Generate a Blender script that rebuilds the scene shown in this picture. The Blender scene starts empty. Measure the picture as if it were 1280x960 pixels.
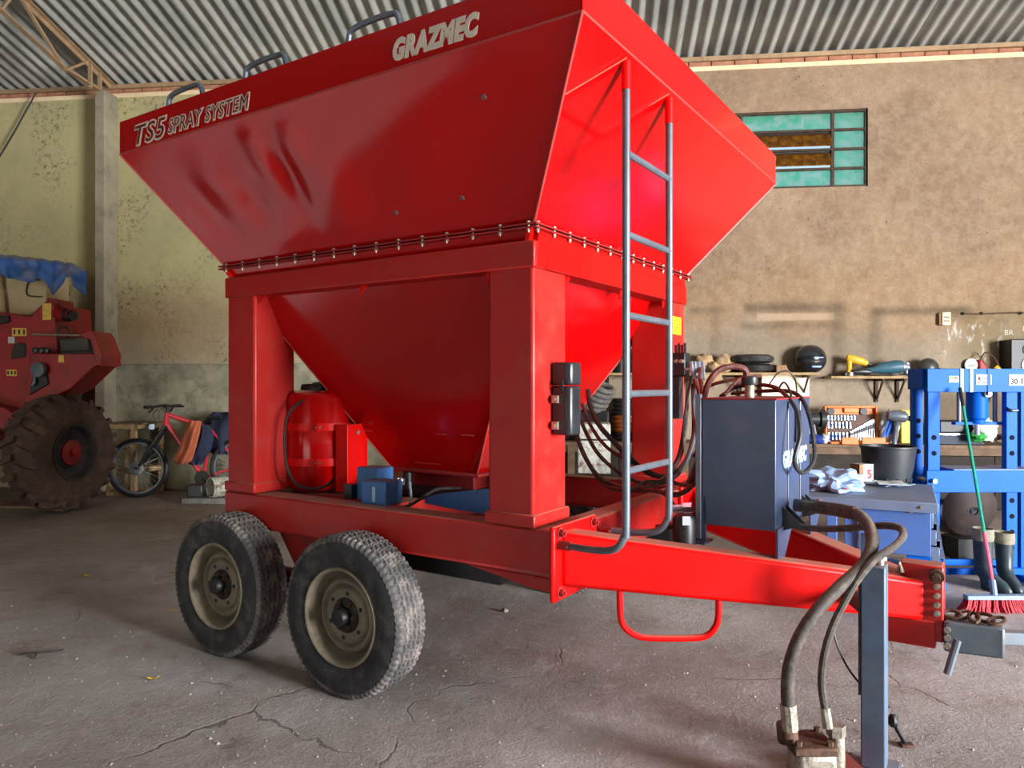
import bpy, math, random
from mathutils import Vector, Matrix, noise as mnoise
random.seed(7)
PI = math.pi
SC = bpy.context.scene
COL = SC.collection

# ---------------------------------------------------------------- camera, world, lights, exposure
FPX = 929.0                                  # focal length in pixels of a 1280 px wide frame
YAW = math.radians(6.33)
EYE = Vector((0, 0, 1.55))
cd = bpy.data.cameras.new('camera'); cam = bpy.data.objects.new('camera', cd); COL.objects.link(cam)
cd.sensor_width = 36; cd.lens = 36 * FPX / 1280; cd.clip_start = .05; cd.clip_end = 400
cam.location = EYE; cam.rotation_euler = (PI / 2, 0, YAW)
SC.camera = cam

wd = bpy.data.worlds.new('sky'); SC.world = wd; wd.use_nodes = True
wn = wd.node_tree.nodes; wl = wd.node_tree.links
bg = wn['Background']
sky = wn.new('ShaderNodeTexSky'); sky.sky_type = 'HOSEK_WILKIE'; sky.turbidity = 4.0
sky.sun_direction = (.05, -.91, .41)
wl.new(sky.outputs[0], bg.inputs[0]); bg.inputs[1].default_value = 8.0

def area(name, loc, tgt, sx, sy, power, col):
    l = bpy.data.lights.new(name, 'AREA'); l.shape = 'RECTANGLE'; l.size = sx; l.size_y = sy
    l.energy = power; l.color = col
    o = bpy.data.objects.new(name, l); COL.objects.link(o); o.location = loc
    o.rotation_euler = (Vector(tgt) - Vector(loc)).to_track_quat('-Z', 'Y').to_euler()
    return o
# daylight of the two big doorways: one in the right wall, one behind the camera
area('doorway_daylight_right', (10.8, -2.3, 2.3), (0, 2.0, 1.9), 4.0, 3.8, 5000, (.95, .975, 1))
area('doorway_daylight_front', (-7.0, -4.8, 2.2), (-6.5, 2, 1.6), 4.5, 4.2, 20, (.70, .82, 1))
sl = bpy.data.lights.new('sun', 'SUN'); sl.energy = 20; sl.angle = .02; sl.color = (.86, .92, 1)
so = bpy.data.objects.new('sun', sl); COL.objects.link(so)
so.rotation_euler = Vector((-.05, .91, -.41)).to_track_quat('-Z', 'Y').to_euler()
SC.view_settings.view_transform = 'Standard'
SC.view_settings.look = 'None'
SC.view_settings.gamma = 1
SC.view_settings.use_curve_mapping = False
SC.view_settings.exposure = 0.08

# ---------------------------------------------------------------- geometry of the view
RT = Vector((math.cos(YAW), math.sin(YAW), 0)); FW = Vector((-math.sin(YAW), math.cos(YAW), 0)); UP = Vector((0, 0, 1))
def ray(px, py): return FW + RT * ((px - 640) / FPX) + UP * ((480 - py) / FPX)
def at(px, py, d=None, y=None, z=None):
    r = ray(px, py)
    if d is None:
        d = y / r.y if y is not None else (z - EYE.z) / r.z
    return EYE + r * d
MO = RT * .094 + FW * 3.3                    # trailer origin: near front corner of the hopper frame, on the floor
MANG = -math.radians(33.27) + YAW
MX = Matrix.Translation(MO) @ Matrix.Rotation(MANG, 4, 'Z')
MI = MX.inverted()
def mp(px, py, d=None, x=None, y=None, z=None):        # the same in trailer coordinates
    o = MI @ EYE; r = MI.to_3x3() @ ray(px, py)
    if d is None:
        if x is not None: d = (x - o.x) / r.x
        elif y is not None: d = (y - o.y) / r.y
        else: d = (z - o.z) / r.z
    return o + r * d
def mpl(px, py, a, b):                                  # on the vertical plane through a-b
    o = MI @ EYE; r = MI.to_3x3() @ ray(px, py)
    n = Vector((b[1] - a[1], a[0] - b[0], 0)); q = Vector((a[0], a[1], 0))
    return o + r * (n.dot(q - Vector((o.x, o.y, 0))) / n.dot(r))

# ---------------------------------------------------------------- mesh builder
class MB:
    def __init__(s): s.v = []; s.f = []
    def add(s, vs, fs):
        k = len(s.v); s.v += [Vector(p) for p in vs]; s.f += [[i + k for i in f] for f in fs]; return s
    def hexa(s, p):
        return s.add(p, [(0, 3, 2, 1), (4, 5, 6, 7), (0, 1, 5, 4), (1, 2, 6, 5), (2, 3, 7, 6), (3, 0, 4, 7)])
    def box(s, a, b, m=None):
        (x0, y0, z0), (x1, y1, z1) = a, b
        p = [Vector(q) for q in ((x0, y0, z0), (x1, y0, z0), (x1, y1, z0), (x0, y1, z0), (x0, y0, z1), (x1, y0, z1), (x1, y1, z1), (x0, y1, z1))]
        if m: p = [m @ q for q in p]
        return s.hexa(p)
    def cbox(s, c, sz, m=None):
        c = Vector(c); h = Vector(sz) / 2
        if m is not None:
            m = Matrix.Translation(c) @ m.to_4x4(); return s.box(-h, h, m)
        return s.box(c - h, c + h)
    def bar(s, a, b, w, h, up=(0, 0, 1)):               # rectangular bar from a to b
        a = Vector(a); b = Vector(b); t = (b - a).normalized(); u = Vector(up)
        if abs(t.dot(u)) > .99: u = Vector((0, 1, 0))
        r = t.cross(u).normalized() * (w / 2); u = r.cross(t).normalized() * (h / 2)
        return s.hexa([a - r - u, a + r - u, a + r + u, a - r + u, b - r - u, b + r - u, b + r + u, b - r + u])
    def tube(s, pts, r, n=8, cap=True):
        P = [Vector(p) for p in pts]; R = r if isinstance(r, (list, tuple)) else [r] * len(P)
        k = len(s.v); t0 = (P[1] - P[0]).normalized()
        nrm = t0.orthogonal().normalized()
        for i, p in enumerate(P):
            t = (P[min(i + 1, len(P) - 1)] - P[max(i - 1, 0)]).normalized()
            nrm = (nrm - t * nrm.dot(t)).normalized(); bn = t.cross(nrm)
            for j in range(n):
                a = 2 * PI * j / n; s.v.append(p + (nrm * math.cos(a) + bn * math.sin(a)) * R[i])
        for i in range(len(P) - 1):
            for j in range(n):
                a = k + i * n + j; b = k + i * n + (j + 1) % n
                s.f.append([a, b, b + n, a + n])
        if cap: s.f.append([k + j for j in range(n)][::-1]); s.f.append([k + (len(P) - 1) * n + j for j in range(n)])
        return s
    def cyl(s, a, b, r, n=16, r2=None): return s.tube([a, b], [r, r if r2 is None else r2], n)
    def lathe(s, prof, n=24, m=None, closed=False):     # prof: (radius, height) about local Z
        k = len(s.v); m = m or Matrix()
        for (r, h) in prof:
            for j in range(n):
                a = 2 * PI * j / n; s.v.append(m @ Vector((r * math.cos(a), r * math.sin(a), h)))
        N = len(prof)
        for i in range(N if closed else N - 1):
            i2 = (i + 1) % N
            for j in range(n):
                j2 = (j + 1) % n
                s.f.append([k + i * n + j, k + i * n + j2, k + i2 * n + j2, k + i2 * n + j])
        if not closed:
            s.f.append([k + j for j in range(n)][::-1]); s.f.append([k + (N - 1) * n + j for j in range(n)])
        return s
    def prism(s, poly, off):                            # flat 3D outline pushed by the vector off
        P = [Vector(p) for p in poly]; o = Vector(off); n = len(P)
        return s.add(P + [p + o for p in P], [list(range(n))[::-1], list(range(n, 2 * n))] + [[i, (i + 1) % n, (i + 1) % n + n, i + n] for i in range(n)])
    def ball(s, c, r, nu=14, nv=10, jit=0, seed=0):
        c = Vector(c); r = Vector(r) if not isinstance(r, (int, float)) else Vector((r, r, r)); k = len(s.v)
        for i in range(nv + 1):
            for j in range(nu):
                t = PI * i / nv; a = 2 * PI * j / nu
                d = Vector((math.sin(t) * math.cos(a), math.sin(t) * math.sin(a), math.cos(t)))
                q = 1 + (jit * mnoise.noise(d * 2.1 + Vector((seed * 3.7, seed, 0))) if jit else 0)
                s.v.append(c + Vector((d.x * r.x, d.y * r.y, d.z * r.z)) * q)
        for i in range(nv):
            for j in range(nu):
                a = k + i * nu + j; b = k + i * nu + (j + 1) % nu; s.f.append([a, a + nu, b + nu, b])
        return s
    def build(s, name, m, parent=None, loc=None, rz=0, smooth=35, bevel=0, origin=None):
        me = bpy.data.meshes.new(name)
        vs = [v - Vector(origin) for v in s.v] if origin is not None else s.v
        me.from_pydata([tuple(v) for v in vs], [], s.f); me.validate()
        import bmesh
        b = bmesh.new(); b.from_mesh(me); bmesh.ops.remove_doubles(b, verts=b.verts, dist=1e-5); bmesh.ops.recalc_face_normals(b, faces=b.faces); b.to_mesh(me); b.free()
        if smooth:
            me.shade_smooth(); me.set_sharp_from_angle(angle=math.radians(smooth))
        if m: me.materials.append(m)
        o = bpy.data.objects.new(name, me); COL.objects.link(o)
        if parent: o.parent = parent
        if origin is not None: o.location = origin
        if loc is not None: o.location = loc
        if rz: o.rotation_euler.z = rz
        if bevel:
            bm = o.modifiers.new('bevel', 'BEVEL'); bm.width = bevel; bm.segments = 2; bm.limit_method = 'ANGLE'; bm.angle_limit = math.radians(40)
        return o

def link(name, mesh, parent, loc=(0, 0, 0), rot=None):
    o = bpy.data.objects.new(name, mesh); COL.objects.link(o); o.parent = parent; o.location = loc
    if rot is not None: o.rotation_euler = rot
    return o
def thing(name, label, cat, loc=(0, 0, 0), rz=0, group=None):
    o = bpy.data.objects.new(name, None); COL.objects.link(o); o.empty_display_size = .1
    o.location = loc; o.rotation_euler.z = rz
    o['label'] = label; o['category'] = cat
    if group: o['group'] = group
    return o
def part(name, parent, loc=(0, 0, 0), rot=None):
    o = bpy.data.objects.new(name, None); COL.objects.link(o); o.empty_display_size = .05; o.parent = parent; o.location = loc
    if rot is not None: o.rotation_euler = rot
    return o
def tag(o, label, cat, group=None):
    o['label'] = label; o['category'] = cat
    if group: o['group'] = group
    return o
def struct(o): o['kind'] = 'structure'; return o
def crom(pts, k=8):
    P = [Vector(p) for p in pts]; P = [P[0] * 2 - P[1]] + P + [P[-1] * 2 - P[-2]]; out = []
    for i in range(1, len(P) - 2):
        a, b, c, d = P[i - 1:i + 3]
        for j in range(k):
            t = j / k
            out.append(.5 * (2 * b + (c - a) * t + (2 * a - 5 * b + 4 * c - d) * t * t + (3 * b - a - 3 * c + d) * t ** 3))
    out.append(P[-2]); return out

# ---------------------------------------------------------------- materials
def lin(c):
    f = lambda u: u / 12.92 if u <= .04045 else ((u + .055) / 1.055) ** 2.4
    return tuple(f(x / 255) for x in c[:3]) + (1,)
class NT:
    def __init__(s, name):
        s.m = bpy.data.materials.new(name); s.m.use_nodes = True; s.t = s.m.node_tree; s.b = s.t.nodes['Principled BSDF']
        s.tc = s.t.nodes.new('ShaderNodeTexCoord')
    def n(s, t, **k):
        x = s.t.nodes.new(t)
        for a, v in k.items(): setattr(x, a, v)
        return x
    def l(s, a, b): s.t.links.new(a, b)
    def noise(s, scale, detail=4, rough=.6, stretch=None, coord='Object'):
        x = s.n('ShaderNodeTexNoise'); x.inputs['Scale'].default_value = scale; x.inputs['Detail'].default_value = detail; x.inputs['Roughness'].default_value = rough
        if stretch:
            mp_ = s.n('ShaderNodeMapping'); mp_.inputs['Scale'].default_value = stretch; s.l(s.tc.outputs[coord], mp_.inputs[0]); s.l(mp_.outputs[0], x.inputs['Vector'])
        else: s.l(s.tc.outputs[coord], x.inputs['Vector'])
        return x.outputs['Fac']
    def rng(s, v, a, b, c=0, d=1, smooth=True):
        x = s.n('ShaderNodeMapRange'); x.interpolation_type = 'SMOOTHSTEP' if smooth else 'LINEAR'
        s.l(v, x.inputs['Value'])
        for i, q in zip(('From Min', 'From Max', 'To Min', 'To Max'), (a, b, c, d)): x.inputs[i].default_value = q
        return x.outputs[0]
    def math(s, op, a, b):
        x = s.n('ShaderNodeMath', operation=op)
        for i, q in enumerate((a, b)):
            if isinstance(q, (int, float)): x.inputs[i].default_value = q
            else: s.l(q, x.inputs[i])
        return x.outputs[0]
    def mix(s, f, a, b):
        x = s.n('ShaderNodeMix', data_type='RGBA')
        for i, q in ((0, f), (6, a), (7, b)):
            if isinstance(q, (int, float)): x.inputs[i].default_value = q
            elif isinstance(q, tuple): x.inputs[i].default_value = q
            else: s.l(q, x.inputs[i])
        return x.outputs[2]
    def bump(s, h, strength, dist=.01):
        x = s.n('ShaderNodeBump'); x.inputs['Strength'].default_value = strength; x.inputs['Distance'].default_value = dist
        s.l(h, x.inputs['Height']); s.l(x.outputs[0], s.b.inputs['Normal'])
    def xyz(s):
        x = s.n('ShaderNodeSeparateXYZ'); s.l(s.tc.outputs['Object'], x.inputs[0]); return x.outputs
    def boxm(s, o, x0, x1, z0, z1, k=.06):
        a = s.rng(o[0], x0 - k, x0 + k); b = s.rng(o[0], x1 - k, x1 + k, 1, 0); c = s.rng(o[2], z0 - k, z0 + k); d = s.rng(o[2], z1 - k, z1 + k, 1, 0)
        return s.math('MULTIPLY', s.math('MULTIPLY', a, b), s.math('MULTIPLY', c, d))
    def set(s, **k):
        for a, v in k.items():
            i = s.b.inputs[a.replace('_', ' ')]
            if hasattr(v, 'is_linked'): s.l(v, i)
            else: i.default_value = v
        return s
def mk(name, col, rough=.5, metal=0, var=.12, vs=7, bump=0, bs=60, dust=None, top=None, coat=0, spec=.5):
    t = NT(name); c = lin(col)
    lo = tuple(x * (1 - var) for x in c[:3]) + (1,); hi = tuple(min(1, x * (1 + var)) for x in c[:3]) + (1,)
    o = t.mix(t.rng(t.noise(vs), .3, .7), lo, hi)
    rr = rough
    if dust:
        dc, amt = dust
        f = t.math('MULTIPLY', t.rng(t.noise(vs * 1.7, 8, .7), .45, .75), amt)
        o = t.mix(f, o, lin(dc))
    if top:
        g = t.n('ShaderNodeNewGeometry'); sx = t.n('ShaderNodeSeparateXYZ'); t.l(g.outputs['Normal'], sx.inputs[0])
        f = t.math('MULTIPLY', t.rng(sx.outputs[2], .6, .95), t.rng(t.noise(vs * 2.3, 6), .25, .6, top[1] * .4, top[1]))
        o = t.mix(f, o, lin(top[0]))
        rr = t.rng(f, 0, 1, rough, .85, False)
    t.set(Base_Color=o, Roughness=rr, Metallic=metal)
    t.b.inputs['Specular IOR Level'].default_value = spec
    if coat: t.b.inputs['Coat Weight'].default_value = coat; t.b.inputs['Coat Roughness'].default_value = .12
    if bump: t.bump(t.noise(bs, 5, .65), bump)
    return t.m
DUST = (150, 125, 105)
RED = mk('red_paint', (222, 5, 3), .4, var=.04, vs=3, spec=.25, top=(DUST, .75), bump=.03, bs=6)
RED_GLOSS = mk('glossy_red_paint', (184, 3, 5), .16, var=.04, vs=2, spec=.45)
RED_BELT = mk('dusty_red_paint', (178, 24, 17), .42, var=.08, vs=3, dust=((165, 80, 66), .35), top=(DUST, .8))
RED_DULL = mk('faded_red_paint', (150, 22, 22), .55, var=.18, vs=6, dust=((80, 50, 42), .5), top=((110, 85, 70), .5))
STEEL = mk('grey_painted_steel', (96, 106, 116), .38, .3, var=.14, vs=9, dust=(DUST, .25), top=(DUST, .4))
TANKGREY = mk('slate_grey_paint', (58, 70, 96), .3, .1, var=.06, vs=5, dust=(DUST, .1), top=((150, 95, 85), .6))
STANDGREY = mk('blue_grey_paint', (88, 108, 132), .45, .1, var=.15, vs=9, dust=(DUST, .3), top=(DUST, .5))
DARK = mk('dark_plastic', (38, 40, 44), .35, var=.2, dust=((80, 72, 66), .2))
BLACK = mk('black_metal', (22, 22, 24), .45, var=.3, dust=((70, 60, 52), .3))
RUBBER = mk('dusty_tyre_rubber', (84, 81, 80), .8, var=.22, vs=5, dust=((150, 138, 130), .95), bump=.15, bs=80)
SIDEWALL = mk('tyre_sidewall', (44, 43, 45), .7, var=.2, vs=5, dust=((104, 96, 92), .9))
HOSE = mk('dusty_hose_rubber', (62, 54, 48), .7, var=.25, vs=20, dust=((130, 112, 96), .6), top=((150, 130, 112), .5), bump=.2, bs=120)
HOSE_RED = mk('brown_red_hose', (88, 40, 34), .6, var=.25, vs=16, dust=((135, 100, 84), .4))
HOSE_BLACK = mk('black_hose', (34, 32, 32), .5, var=.3, vs=18, dust=((90, 78, 70), .4))
RIM = mk('dusty_beige_steel', (138, 126, 106), .6, .1, var=.2, vs=8, dust=((92, 80, 66), .6), bump=.08)
BOLT = mk('zinc_bolt', (176, 166, 150), .4, .7, var=.3, vs=60, dust=((110, 80, 60), .5))
RUST = mk('rusty_iron', (84, 60, 48), .8, .3, var=.4, vs=30, dust=((120, 84, 60), .6), bump=.3)
CASTALU = mk('cast_pump_metal', (160, 152, 138), .5, .6, var=.3, vs=25, dust=((90, 72, 58), .7), bump=.4, bs=90)
BLUE = mk('blue_enamel', (0, 88, 190), .5, var=.08, vs=5, dust=((30, 84, 150), .12), spec=.15)
BLUEBOX = mk('steel_blue_paint', (62, 112, 172), .42, var=.1, vs=9, dust=(DUST, .12), top=(DUST, .6))
CABBLUE = mk('cabinet_blue_grey', (66, 104, 170), .5, var=.07, vs=4, dust=(DUST, .14), top=((140, 142, 148), .45))
CABTOP = mk('cabinet_grey_top', (108, 126, 154), .45, .2, var=.1, vs=5, dust=((100, 88, 78), .25), top=((120, 116, 116), .5))
WOOD = mk('raw_pine_wood', (168, 138, 96), .75, var=.2, vs=9, dust=((96, 78, 58), .5), bump=.15)
OLDWOOD = mk('old_bench_wood', (116, 92, 70), .8, var=.25, vs=8, dust=((64, 52, 44), .6), bump=.2)
WHITE = mk('white_sticker', (188, 190, 190), .6, var=.05)
OFFWHITE = mk('aged_white_lettering', (222, 208, 190), .5, var=.08, vs=20)
CREAM = mk('cream_sheet', (196, 178, 138), .6, var=.08, vs=3, dust=((150, 130, 100), .3))
YELLOW = mk('yellow_sticker', (236, 206, 24), .45, var=.1, vs=30)
INK = mk('black_ink', (18, 18, 20), .8, spec=.1)
GLOOM = mk('bench_gloom_wood', (46, 38, 32), .85, var=.35, vs=6, bump=.2)  # dark tone that paints the shade under the bench
REDINK = mk('dark_red_decal', (112, 14, 18), .4, var=.05)
CYANINK = mk('pale_blue_lettering', (172, 206, 222), .6, var=.05)
TARP = mk('blue_tarpaulin', (46, 88, 150), .6, var=.25, vs=3, dust=((100, 100, 110), 1.3), top=((126, 118, 124), .95), bump=.3, bs=14)
ORANGECLOTH = mk('rust_orange_cloth', (186, 98, 66), .9, var=.15, vs=9, bump=.3, bs=20)
NAVY = mk('navy_cloth', (34, 42, 66), .85, var=.25, vs=8, bump=.35, bs=18)
BEIGECLOTH = mk('beige_rag', (176, 146, 108), .9, var=.25, vs=14, dust=((96, 76, 56), .5), bump=.4, bs=30)
CARDBOARD = mk('brown_cardboard', (140, 104, 74), .8, var=.2, vs=14)
ORANGE = mk('orange_plastic', (226, 118, 40), .45, var=.1, dust=((150, 90, 50), .25))
CHROME = mk('bright_tool_steel', (186, 194, 206), .3, .85, var=.2, vs=30)
TEAL = mk('teal_tool_plastic', (48, 92, 108), .45, var=.15, vs=20, dust=((70, 80, 84), .3))
GREENPOLE = mk('green_pole', (16, 138, 112), .4, var=.15, vs=30)
PINKPOLE = mk('pink_pole', (208, 78, 108), .45, var=.15, vs=30)
BRISTLE = mk('red_bristle', (188, 44, 60), .7, var=.3, vs=50)
BOOT = mk('dark_green_rubber', (44, 60, 66), .4, var=.2, vs=12, dust=((110, 104, 96), .3))
BOOTCUFF = mk('dusty_boot_lining', (136, 130, 112), .8, var=.2, vs=20)
PAPER = mk('pale_plastic_paper', (158, 186, 218), .6, var=.12, vs=12, dust=((96, 132, 214), .6), bump=.5, bs=18)
LEAF = mk('yellow_leaf', (206, 176, 52), .6, var=.2, vs=40)
TWIG = mk('dark_twig', (40, 34, 34), .8)
RUSTYWHITE = mk('rusty_white_enamel', (190, 190, 178), .55, var=.15, vs=7, dust=((118, 84, 62), 1.6))
COPPER = mk('copper_wire', (196, 112, 54), .35, .6, var=.3, vs=30)
BIKERED = mk('bike_red_paint', (196, 40, 58), .35, var=.08)
GREYSTONE = mk('grey_mortar', (128, 124, 118), .9, var=.25, vs=12, bump=.4)
SAND = mk('floor_crumbs', (146, 134, 122), .9, var=.3, vs=40)
GREEN = mk('green_print', (44, 150, 60), .5)

# wall: lime render with damp mould, soot and worn paint
def wall_mat():
    t = NT('lime_render'); o = t.xyz()
    base = t.mix(t.rng(t.noise(.7, 5), .35, .65), lin((124, 101, 80)), lin((144, 118, 95)))
    left = t.mix(t.rng(t.noise(.5, 4), .3, .7), lin((182, 170, 122)), lin((160, 154, 112)))
    base = t.mix(t.rng(o[0], -3.2, .2), left, base)
    # greyer bare render low down, rusty wash around mid height
    wav = t.math('ADD', o[2], t.math('MULTIPLY', t.math('SUBTRACT', t.noise(1.1, 5), .5), 1.4))
    base = t.mix(t.rng(wav, 1.9, 3.0, .75, 0), base, lin((148, 136, 118)))
    wash = t.math('MULTIPLY', t.rng(wav, 2.0, 2.5), t.rng(wav, 2.5, 3.5, 1, 0))
    base = t.mix(t.math('MULTIPLY', wash, .5), base, lin((142, 110, 76)))
    fine = t.rng(t.noise(9, 8, .75), .35, .7)
    base = t.mix(t.math('MULTIPLY', fine, .28), base, lin((196, 176, 150)))
    # mould blotches
    big = t.rng(t.noise(1.25, 3, .5, (1, 1, .8)), .47, .60); sm = t.rng(t.noise(14, 6, .8), .5, .64)
    base = t.mix(t.math('MULTIPLY', t.math('MULTIPLY', big, sm), t.rng(o[0], -3.0, .5, .8, .22)), base, lin((70, 66, 50)))
    pits = t.rng(t.noise(26, 2, .5), .71, .76)
    base = t.mix(t.math('MULTIPLY', pits, .7), base, lin((70, 56, 44)))
    # pale scratches / patches
    streak = t.rng(t.noise(3.2, 7, .7, (3, 1, .35)), .6, .72)
    base = t.mix(t.math('MULTIPLY', streak, .3), base, lin((108, 92, 74)))
    def px(x0, y0, x1, y1):
        a = at(x0, y1, y=10.28); b = at(x1, y0, y=10.28); return a.x, b.x, a.z, b.z
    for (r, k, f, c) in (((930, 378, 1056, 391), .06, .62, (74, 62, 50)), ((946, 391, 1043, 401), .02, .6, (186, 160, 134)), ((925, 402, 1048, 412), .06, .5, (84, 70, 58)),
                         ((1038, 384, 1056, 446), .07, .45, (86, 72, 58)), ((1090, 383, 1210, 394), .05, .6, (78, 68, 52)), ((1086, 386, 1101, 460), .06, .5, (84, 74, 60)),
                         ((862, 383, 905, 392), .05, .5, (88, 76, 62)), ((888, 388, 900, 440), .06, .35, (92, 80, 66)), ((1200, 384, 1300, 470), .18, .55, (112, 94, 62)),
                         ((1176, 384, 1216, 402), .08, .5, (84, 72, 56)), ((860, 415, 1160, 475), .14, .3, (104, 90, 76)), ((1150, 488, 1300, 600), .12, .6, (78, 62, 46)), ((120, 392, 290, 456), .25, .4, (136, 108, 74))):  # includes a darker brown area behind the press
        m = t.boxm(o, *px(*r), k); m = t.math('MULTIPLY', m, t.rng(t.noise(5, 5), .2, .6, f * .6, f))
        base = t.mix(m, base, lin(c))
    m = t.boxm(o, *px(1176, 402, 1250, 452), .05)
    m = t.math('MULTIPLY', m, t.rng(t.noise(3.6, 5, .6, (2.2, 1, .8)), .54, .62)); base = t.mix(t.math('MULTIPLY', m, .6), base, lin((206, 208, 196)))
    t.set(Base_Color=base, Roughness=.92); t.b.inputs['Specular IOR Level'].default_value = .2
    h = t.math('ADD', t.noise(4, 8, .65), t.math('MULTIPLY', t.noise(45, 3), .35)); t.bump(h, .45, .03)
    return t.m
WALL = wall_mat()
def floor_mat():
    t = NT('dusty_concrete'); o = t.xyz()
    a = t.mix(t.rng(t.noise(.55, 6, .6), .35, .65), lin((136, 127, 122)), lin((176, 168, 165)))
    a = t.mix(t.math('MULTIPLY', t.rng(t.noise(1.6, 7, .7), .5, .72), .55), a, lin((104, 78, 60)))
    a = t.mix(t.math('MULTIPLY', t.rng(t.noise(2.8, 4, .6), .6, .72), .45), a, lin((72, 58, 50)))
    a = t.mix(t.math('MULTIPLY', t.rng(t.noise(110, 5, .8), .42, .7), .4), a, lin((92, 80, 74)))
    a = t.mix(t.math('MULTIPLY', t.rng(t.noise(30, 8, .75), .4, .75), .5), a, lin((172, 160, 150)))
    a = t.mix(t.math('MULTIPLY', t.rng(t.noise(70, 2, .5), .68, .74), .6), a, lin((206, 196, 188)))
    a = t.mix(t.rng(o[1], 5.5, 8.5, 0, .45), a, lin((110, 78, 54)))  # far floor browned: shade towards the back wall painted in
    a = t.mix(t.math('MULTIPLY', t.math('MULTIPLY', t.rng(t.noise(4.5, 9, .75), .5, .7), t.rng(t.noise(.45, 3), .4, .6)), .6), a, lin((196, 190, 190)))
    v = t.n('ShaderNodeTexVoronoi'); v.feature = 'DISTANCE_TO_EDGE'; v.inputs['Scale'].default_value = .42
    mpn = t.n('ShaderNodeMapping'); t.l(t.tc.outputs['Object'], mpn.inputs[0])
    nz = t.n('ShaderNodeTexNoise'); nz.inputs['Scale'].default_value = 2.5; nz.inputs['Detail'].default_value = 6; t.l(t.tc.outputs['Object'], nz.inputs['Vector'])
    ad = t.n('ShaderNodeVectorMath', operation='ADD'); sc = t.n('ShaderNodeVectorMath', operation='SCALE'); sc.inputs['Scale'].default_value = .35
    t.l(nz.outputs['Color'], sc.inputs[0]); t.l(mpn.outputs[0], ad.inputs[0]); t.l(sc.outputs[0], ad.inputs[1]); t.l(ad.outputs[0], v.inputs['Vector'])
    ck = t.math('MULTIPLY', t.rng(v.outputs['Distance'], .0008, .0045, 1, 0), t.rng(t.noise(1.1, 3), .45, .6))
    a = t.mix(t.math('MULTIPLY', ck, .55), a, lin((52, 42, 38)))
    t.set(Base_Color=a, Roughness=t.rng(t.noise(2, 5), .3, .7, .62, .88)); t.b.inputs['Specular IOR Level'].default_value = .35
    h = t.math('SUBTRACT', t.math('ADD', t.noise(6, 9, .7), t.math('MULTIPLY', t.noise(60, 4, .7), .35)), t.math('MULTIPLY', ck, .3)); t.bump(h, .55, .03)
    return t.m
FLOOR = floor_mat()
def roof_mat():
    t = NT('fibre_cement')
    a = t.mix(t.rng(t.noise(.9, 5), .35, .65), lin((130, 131, 126)), lin((164, 162, 154)))
    a = t.mix(t.math('MULTIPLY', t.rng(t.noise(2.2, 7, .7, (4, .35, 1)), .5, .75), .5), a, lin((98, 90, 78)))
    t.set(Base_Color=a, Roughness=.9); t.bump(t.noise(30, 5), .15); return t.m
ROOF = roof_mat()
DARKWALL = mk('dark_low_bounce_render', (58, 52, 45), .95, var=.2, vs=2)  # for unseen walls, colour darkened to cut bounced light
BRICK = mk('pale_red_brick', (168, 112, 84), .9, var=.2, vs=3, dust=((214, 180, 140), .6), bump=.3)
CONC = mk('stained_concrete', (150, 140, 118), .9, var=.15, vs=2, dust=((92, 90, 66), .7), bump=.3, bs=20)
RAWGREY = mk('bare_grey_render', (142, 136, 114), .92, var=.25, vs=2.2, dust=((84, 74, 58), .9), bump=.5, bs=14)
TRUSSM = mk('primer_tan_steel', (168, 138, 104), .6, .2, var=.15, vs=4, dust=((96, 74, 56), .5))
EARTH = mk('outside_earth', (150, 132, 112), .95, var=.2, vs=.5)
def glass_mat(name, c1, c2, sc):
    t = NT(name)
    col = t.mix(t.rng(t.noise(sc, 5, .7), .35, .65), lin(c1), lin(c2))
    tr = t.n('ShaderNodeBsdfTranslucent'); gl = t.n('ShaderNodeBsdfGlossy'); gl.inputs['Roughness'].default_value = .25
    t.l(col, tr.inputs[0]); mx = t.n('ShaderNodeMixShader'); mx.inputs[0].default_value = .06
    t.l(tr.outputs[0], mx.inputs[1]); t.l(gl.outputs[0], mx.inputs[2])
    t.l(mx.outputs[0], t.t.nodes['Material Output'].inputs[0]); return t.m
PANE = glass_mat('patterned_green_glass', (168, 250, 222), (236, 255, 246), 9)
PANE_BROWN = glass_mat('dirty_amber_glass', (236, 186, 70), (170, 124, 50), 12)
IRON = mk('window_iron', (64, 48, 34), .7, .3, var=.3, vs=12)

# ---------------------------------------------------------------- the shed
YW = 10.28; ZW = 5.79; XL, XR, YF = -12.5, 11.0, -5.2
SL = .235
def roofz(y): return ZW + .27 + SL * (YW - y)
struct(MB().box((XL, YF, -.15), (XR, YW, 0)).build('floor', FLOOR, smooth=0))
struct(MB().box((-60, -60, -.3), (60, 60, -.16)).build('ground', EARTH, smooth=0))
wa = at(884, 238, y=YW); wb = at(1085, 135, y=YW)
WX0, WX1, WZ0, WZ1 = wa.x, wb.x, wa.z, wb.z
m = MB()
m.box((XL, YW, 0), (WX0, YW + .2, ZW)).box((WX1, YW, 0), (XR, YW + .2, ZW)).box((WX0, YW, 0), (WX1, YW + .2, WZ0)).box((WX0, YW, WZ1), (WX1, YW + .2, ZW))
wallb = struct(m.build('wall_back', WALL, smooth=0))
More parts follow.
